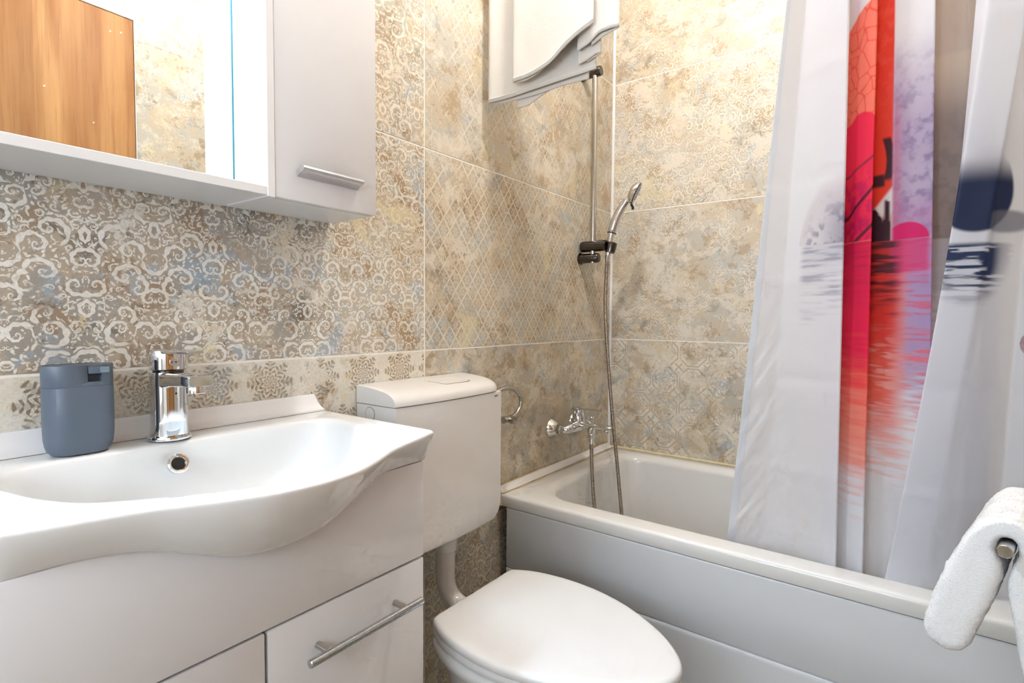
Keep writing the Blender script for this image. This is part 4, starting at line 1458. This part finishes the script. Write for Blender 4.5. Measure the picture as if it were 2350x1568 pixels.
def build_towel():
    t = empty('bath_towel', (RX, -.2, RZ2), 'white bath towel folded over the rod in the corner', 'towel')
    zt = RZ2 + .012
    # front fold: front ply, round left fold, rear ply
    p = [(1.146, -.357), (1.141, -.30), (1.139, -.24), (1.141, -.18), (1.140, -.136), (1.143, -.128), (1.148, -.131), (1.150, -.16), (1.150, -.22), (1.150, -.28)]
    zb = [1.738, 1.722, 1.700, 1.672, 1.662, 1.657, 1.655, 1.654, 1.664, 1.690, 1.706]
    o, X_, Y_, Z_ = sheet('front_fold', M['towel'], t, p, zb, zt, seed=2, amp=.003)
    hem = tube([(X_[i, 3] - .0022, Y_[i, 3], Z_[i, 0] + .008) for i in range(0, 56)], .0011, 6)
    finish(hem, 'hem_seam', M['hem'], o)
    # rear fold
    p = [(1.196, -.340), (1.188, -.27), (1.180, -.19), (1.171, -.11), (1.160, -.045), (1.160, -.034), (1.167, -.034), (1.178, -.07), (1.190, -.16), (1.200, -.27), (1.205, -.315)]
    zb = [1.655, 1.650, 1.645, 1.640, 1.634, 1.630, 1.628, 1.630, 1.634, 1.640, 1.640]
    o, X_, Y_, Z_ = sheet('rear_fold', M['towel'], t, p, zb, zt, seed=5, amp=.003)
    hem = tube([(X_[i, 3] - .0022, Y_[i, 3], Z_[i, 0] + .008) for i in range(0, 48)], .0011, 6)
    finish(hem, 'hem_seam', M['hem'], o)
    # flap hanging out on the right behind the front fold
    p = [(1.164, -.305), (1.162, -.345), (1.163, -.385), (1.166, -.408), (1.170, -.41), (1.173, -.39), (1.172, -.34)]
    zb = [1.695, 1.702, 1.720, 1.722, 1.720, 1.714, 1.700]
    sheet('side_flap', M['towel'], t, p, zb, zt, seed=8, amp=.002)
    p = [(1.178, -.300), (1.180, -.33), (1.182, -.355), (1.186, -.352), (1.186, -.32)]
    zb = [1.668, 1.674, 1.684, 1.680, 1.672]
    sheet('inner_flap', M['towel'], t, p, zb, zt, seed=11, amp=.002)
    p = [(1.200, -.215), (1.196, -.16), (1.190, -.115), (1.194, -.11), (1.203, -.15)]
    zb = [1.640, 1.628, 1.610, 1.610, 1.624]
    sheet('hind_fold', M['towel'], t, p, zb, zt, seed=14, amp=.002)
    return t


build_towel()


def build_hand_towel():
    e = Vector((.850, -1.0745, .7765))                 # free end of the rail
    d = Vector((math.cos(.20), -math.sin(.20), 0))
    lat = Vector((-d.y, d.x, 0))                       # to the left of the rail
    rl = empty('towel_rail', (1.13, -D, .7765), 'short chrome towel rail poking out of the folded hand towel', 'rail')
    far = e + d * .30
    finish(tube([e, e + d * .0008, e + d * .30], [.0070, .0078, .0078], 24), 'bar', M['chrome'], rl)
    finish(tube([far - d * .005, Vector((far.x, -D + .001, far.z))], .008, 16), 'post', M['chrome'], rl)
    finish(lathe([(.022, 0), (.022, .005), (.012, .008)], (far.x, -D, far.z), (0, 1, 0), 24), 'wall_plate', M['chrome'], rl)
    # towel: thick folded band over the bar
    cl = spline([(.0540, -.131, .0240), (.0430, -.088, .0262), (.0290, -.038, .0250), (.0245, -.004, .0152), (.0140, .0165, .0122), (-.002, .0215, .0122), (-.0160, .0145, .0122), (-.0238, -.006, .0146), (-.0275, -.045, .0250), (-.040, -.11, .028), (-.049, -.17, .027), (-.053, -.21, .025)], 8)
    n = len(cl)
    half = [p.z for p in cl]
    cl = [Vector((p.x, p.y, 0)) for p in cl]
    lft, rgt = [], []
    for i in range(n):
        tg = (cl[min(i + 1, n - 1)] - cl[max(i - 1, 0)]).normalized()
        nm = Vector((-tg.y, tg.x, 0))
        lft.append(cl[i] + nm * half[i])
        rgt.append(cl[i] - nm * half[i])
    def cap(c, tg, r, m=12):
        tg = tg.normalized()
        nm = Vector((-tg.y, tg.x, 0))
        return [c + (nm * math.cos(a) + tg * math.sin(a)) * r for a in np.linspace(0, PI, m + 2)[1:-1]]
    outline = lft + cap(cl[-1], cl[-1] - cl[-2], half[-1]) + rgt[::-1] + [c for c in cap(cl[0], cl[0] - cl[1], half[0])]
    # the inner curve may not cut the bar: keep it outside the bar radius
    fixed = []
    for p in outline:
        r = math.hypot(p.x, p.y)
        if r < .0092:
            p = Vector((p.x, p.y, 0)) * (.0092 / max(r, 1e-6))
        fixed.append(p)
    cum = [0.0]
    loop = fixed + [fixed[0]]
    for a, b in zip(loop, loop[1:]):
        cum.append(cum[-1] + (b - a).length)
    m = 230
    q = np.linspace(0, cum[-1], m, endpoint=False)
    ox = np.interp(q, cum, [p.x for p in loop])
    oy = np.interp(q, cum, [p.y for p in loop])
    mx = np.interp(q, cum, [0] * len(cum))
    # inset direction: towards the band's centre line
    cxa, cya = np.array([p.x for p in cl]), np.array([p.y for p in cl])
    near = np.argmin((ox[:, None] - cxa) ** 2 + (oy[:, None] - cya) ** 2, 1)
    s0, s1 = .020, .215
    st = []
    for k in range(13):
        a = k / 12 * PI / 2
        st.append((s0 + .016 * (1 - math.sin(a)), .016 * (1 - math.cos(a)) * 0 + .015 * (1 - math.sin(a)) ** 1.0 * 0, math.cos(a)))
    prof = [(s0 + .014 * (1 - math.sin(k / 9 * PI / 2)), math.cos(k / 9 * PI / 2) * 0 + (1 - math.sin(0)) * 0, k) for k in range(10)]
    stations = []
    for k in range(10):
        a = k / 9 * PI / 2
        stations.append((s0 + .013 * (1 - math.sin(PI / 2 - a + 0)) if False else s0 + .013 * (1 - math.cos(a)) * 1.0, .58 * (1 - math.sin(a)) ** 1.5))
    stations += [(s, 0.0) for s in np.linspace(s0 + .0145, s1 - .012, 84)]
    stations += [(s1 - .012 * math.cos(k / 6 * PI / 2), .3 * (k / 6) ** 2) for k in range(1, 7)]
    rings = []
    base_n = []
    for s, ins in stations:
        X_ = ox + (cxa[near] - ox) * ins
        Y_ = oy + (cya[near] - oy) * ins
        # plush surface
        cx_, cy_ = cxa[near], cya[near]
        dx, dy = X_ - cx_, Y_ - cy_
        dl = np.maximum(np.hypot(dx, dy), 1e-5)
        nz = (fbm(q * 420, np.full(m, s * 420), 3, 2) - .5) * .0022 + (fbm(q * 60, np.full(m, s * 60), 6, 2) - .5) * .0045
        keep = np.hypot(X_, Y_) > .012
        X_ = X_ + dx / dl * nz * keep
        Y_ = Y_ + dy / dl * nz * keep
        rings.append([e + d * float(s) + lat * float(X_[i]) + Vector((0, 0, float(Y_[i]))) for i in range(m)])
    bm = loft(rings)
    # loops of the pile
    fuzz = bmesh.new()
    rnd = random.Random(3)
    bm.normal_update()
    bmesh.ops.recalc_face_normals(bm, faces=bm.faces)
    faces = [f for f in bm.faces if len(f.verts) == 4]
    for f in faces:
        for _ in range(2):
            w4 = [rnd.random() + .05 for _ in range(4)]
            c = sum((v.co * q_ for v, q_ in zip(f.verts, w4)), Vector()) / sum(w4)
            if (c - e - d * (c - e).dot(d)).length < .014:
                continue
            nrm = (f.normal + Vector((rnd.uniform(-.6, .6), rnd.uniform(-.6, .6), rnd.uniform(-.8, .3)))).normalized()
            tg = nrm.cross(Vector((rnd.uniform(-1, 1), rnd.uniform(-1, 1), rnd.uniform(-1, 1)))).normalized()
            t2 = nrm.cross(tg)
            h, r_ = rnd.uniform(.0008, .0019), rnd.uniform(.0005, .0008)
            p0 = c - f.normal * .0005
            v = [fuzz.verts.new(p0 + (tg * math.cos(a_) + t2 * math.sin(a_)) * r_) for a_ in (0, 2.1, 4.2)]
            top = fuzz.verts.new(p0 + nrm * h)
            for a_, b_ in ((0, 1), (1, 2), (2, 0)):
                fuzz.faces.new((v[a_], v[b_], top)).smooth = True
    t = empty('hand_towel', e + d * .1, 'thick white terry hand towel draped over the chrome rail end', 'towel')
    finish(bm, 'folded_cloth', M['terry'], t, 180)
    me = bpy.data.meshes.new('terry_loops')
    fuzz.to_mesh(me)
    fuzz.free()
    me.materials.append(M['terry'])
    o = bpy.data.objects.new('terry_loops', me)
    COL.objects.link(o)
    o.parent = t
    o.matrix_parent_inverse = t.matrix_world.inverted()
    o['kind'] = 'stuff'


build_hand_towel()
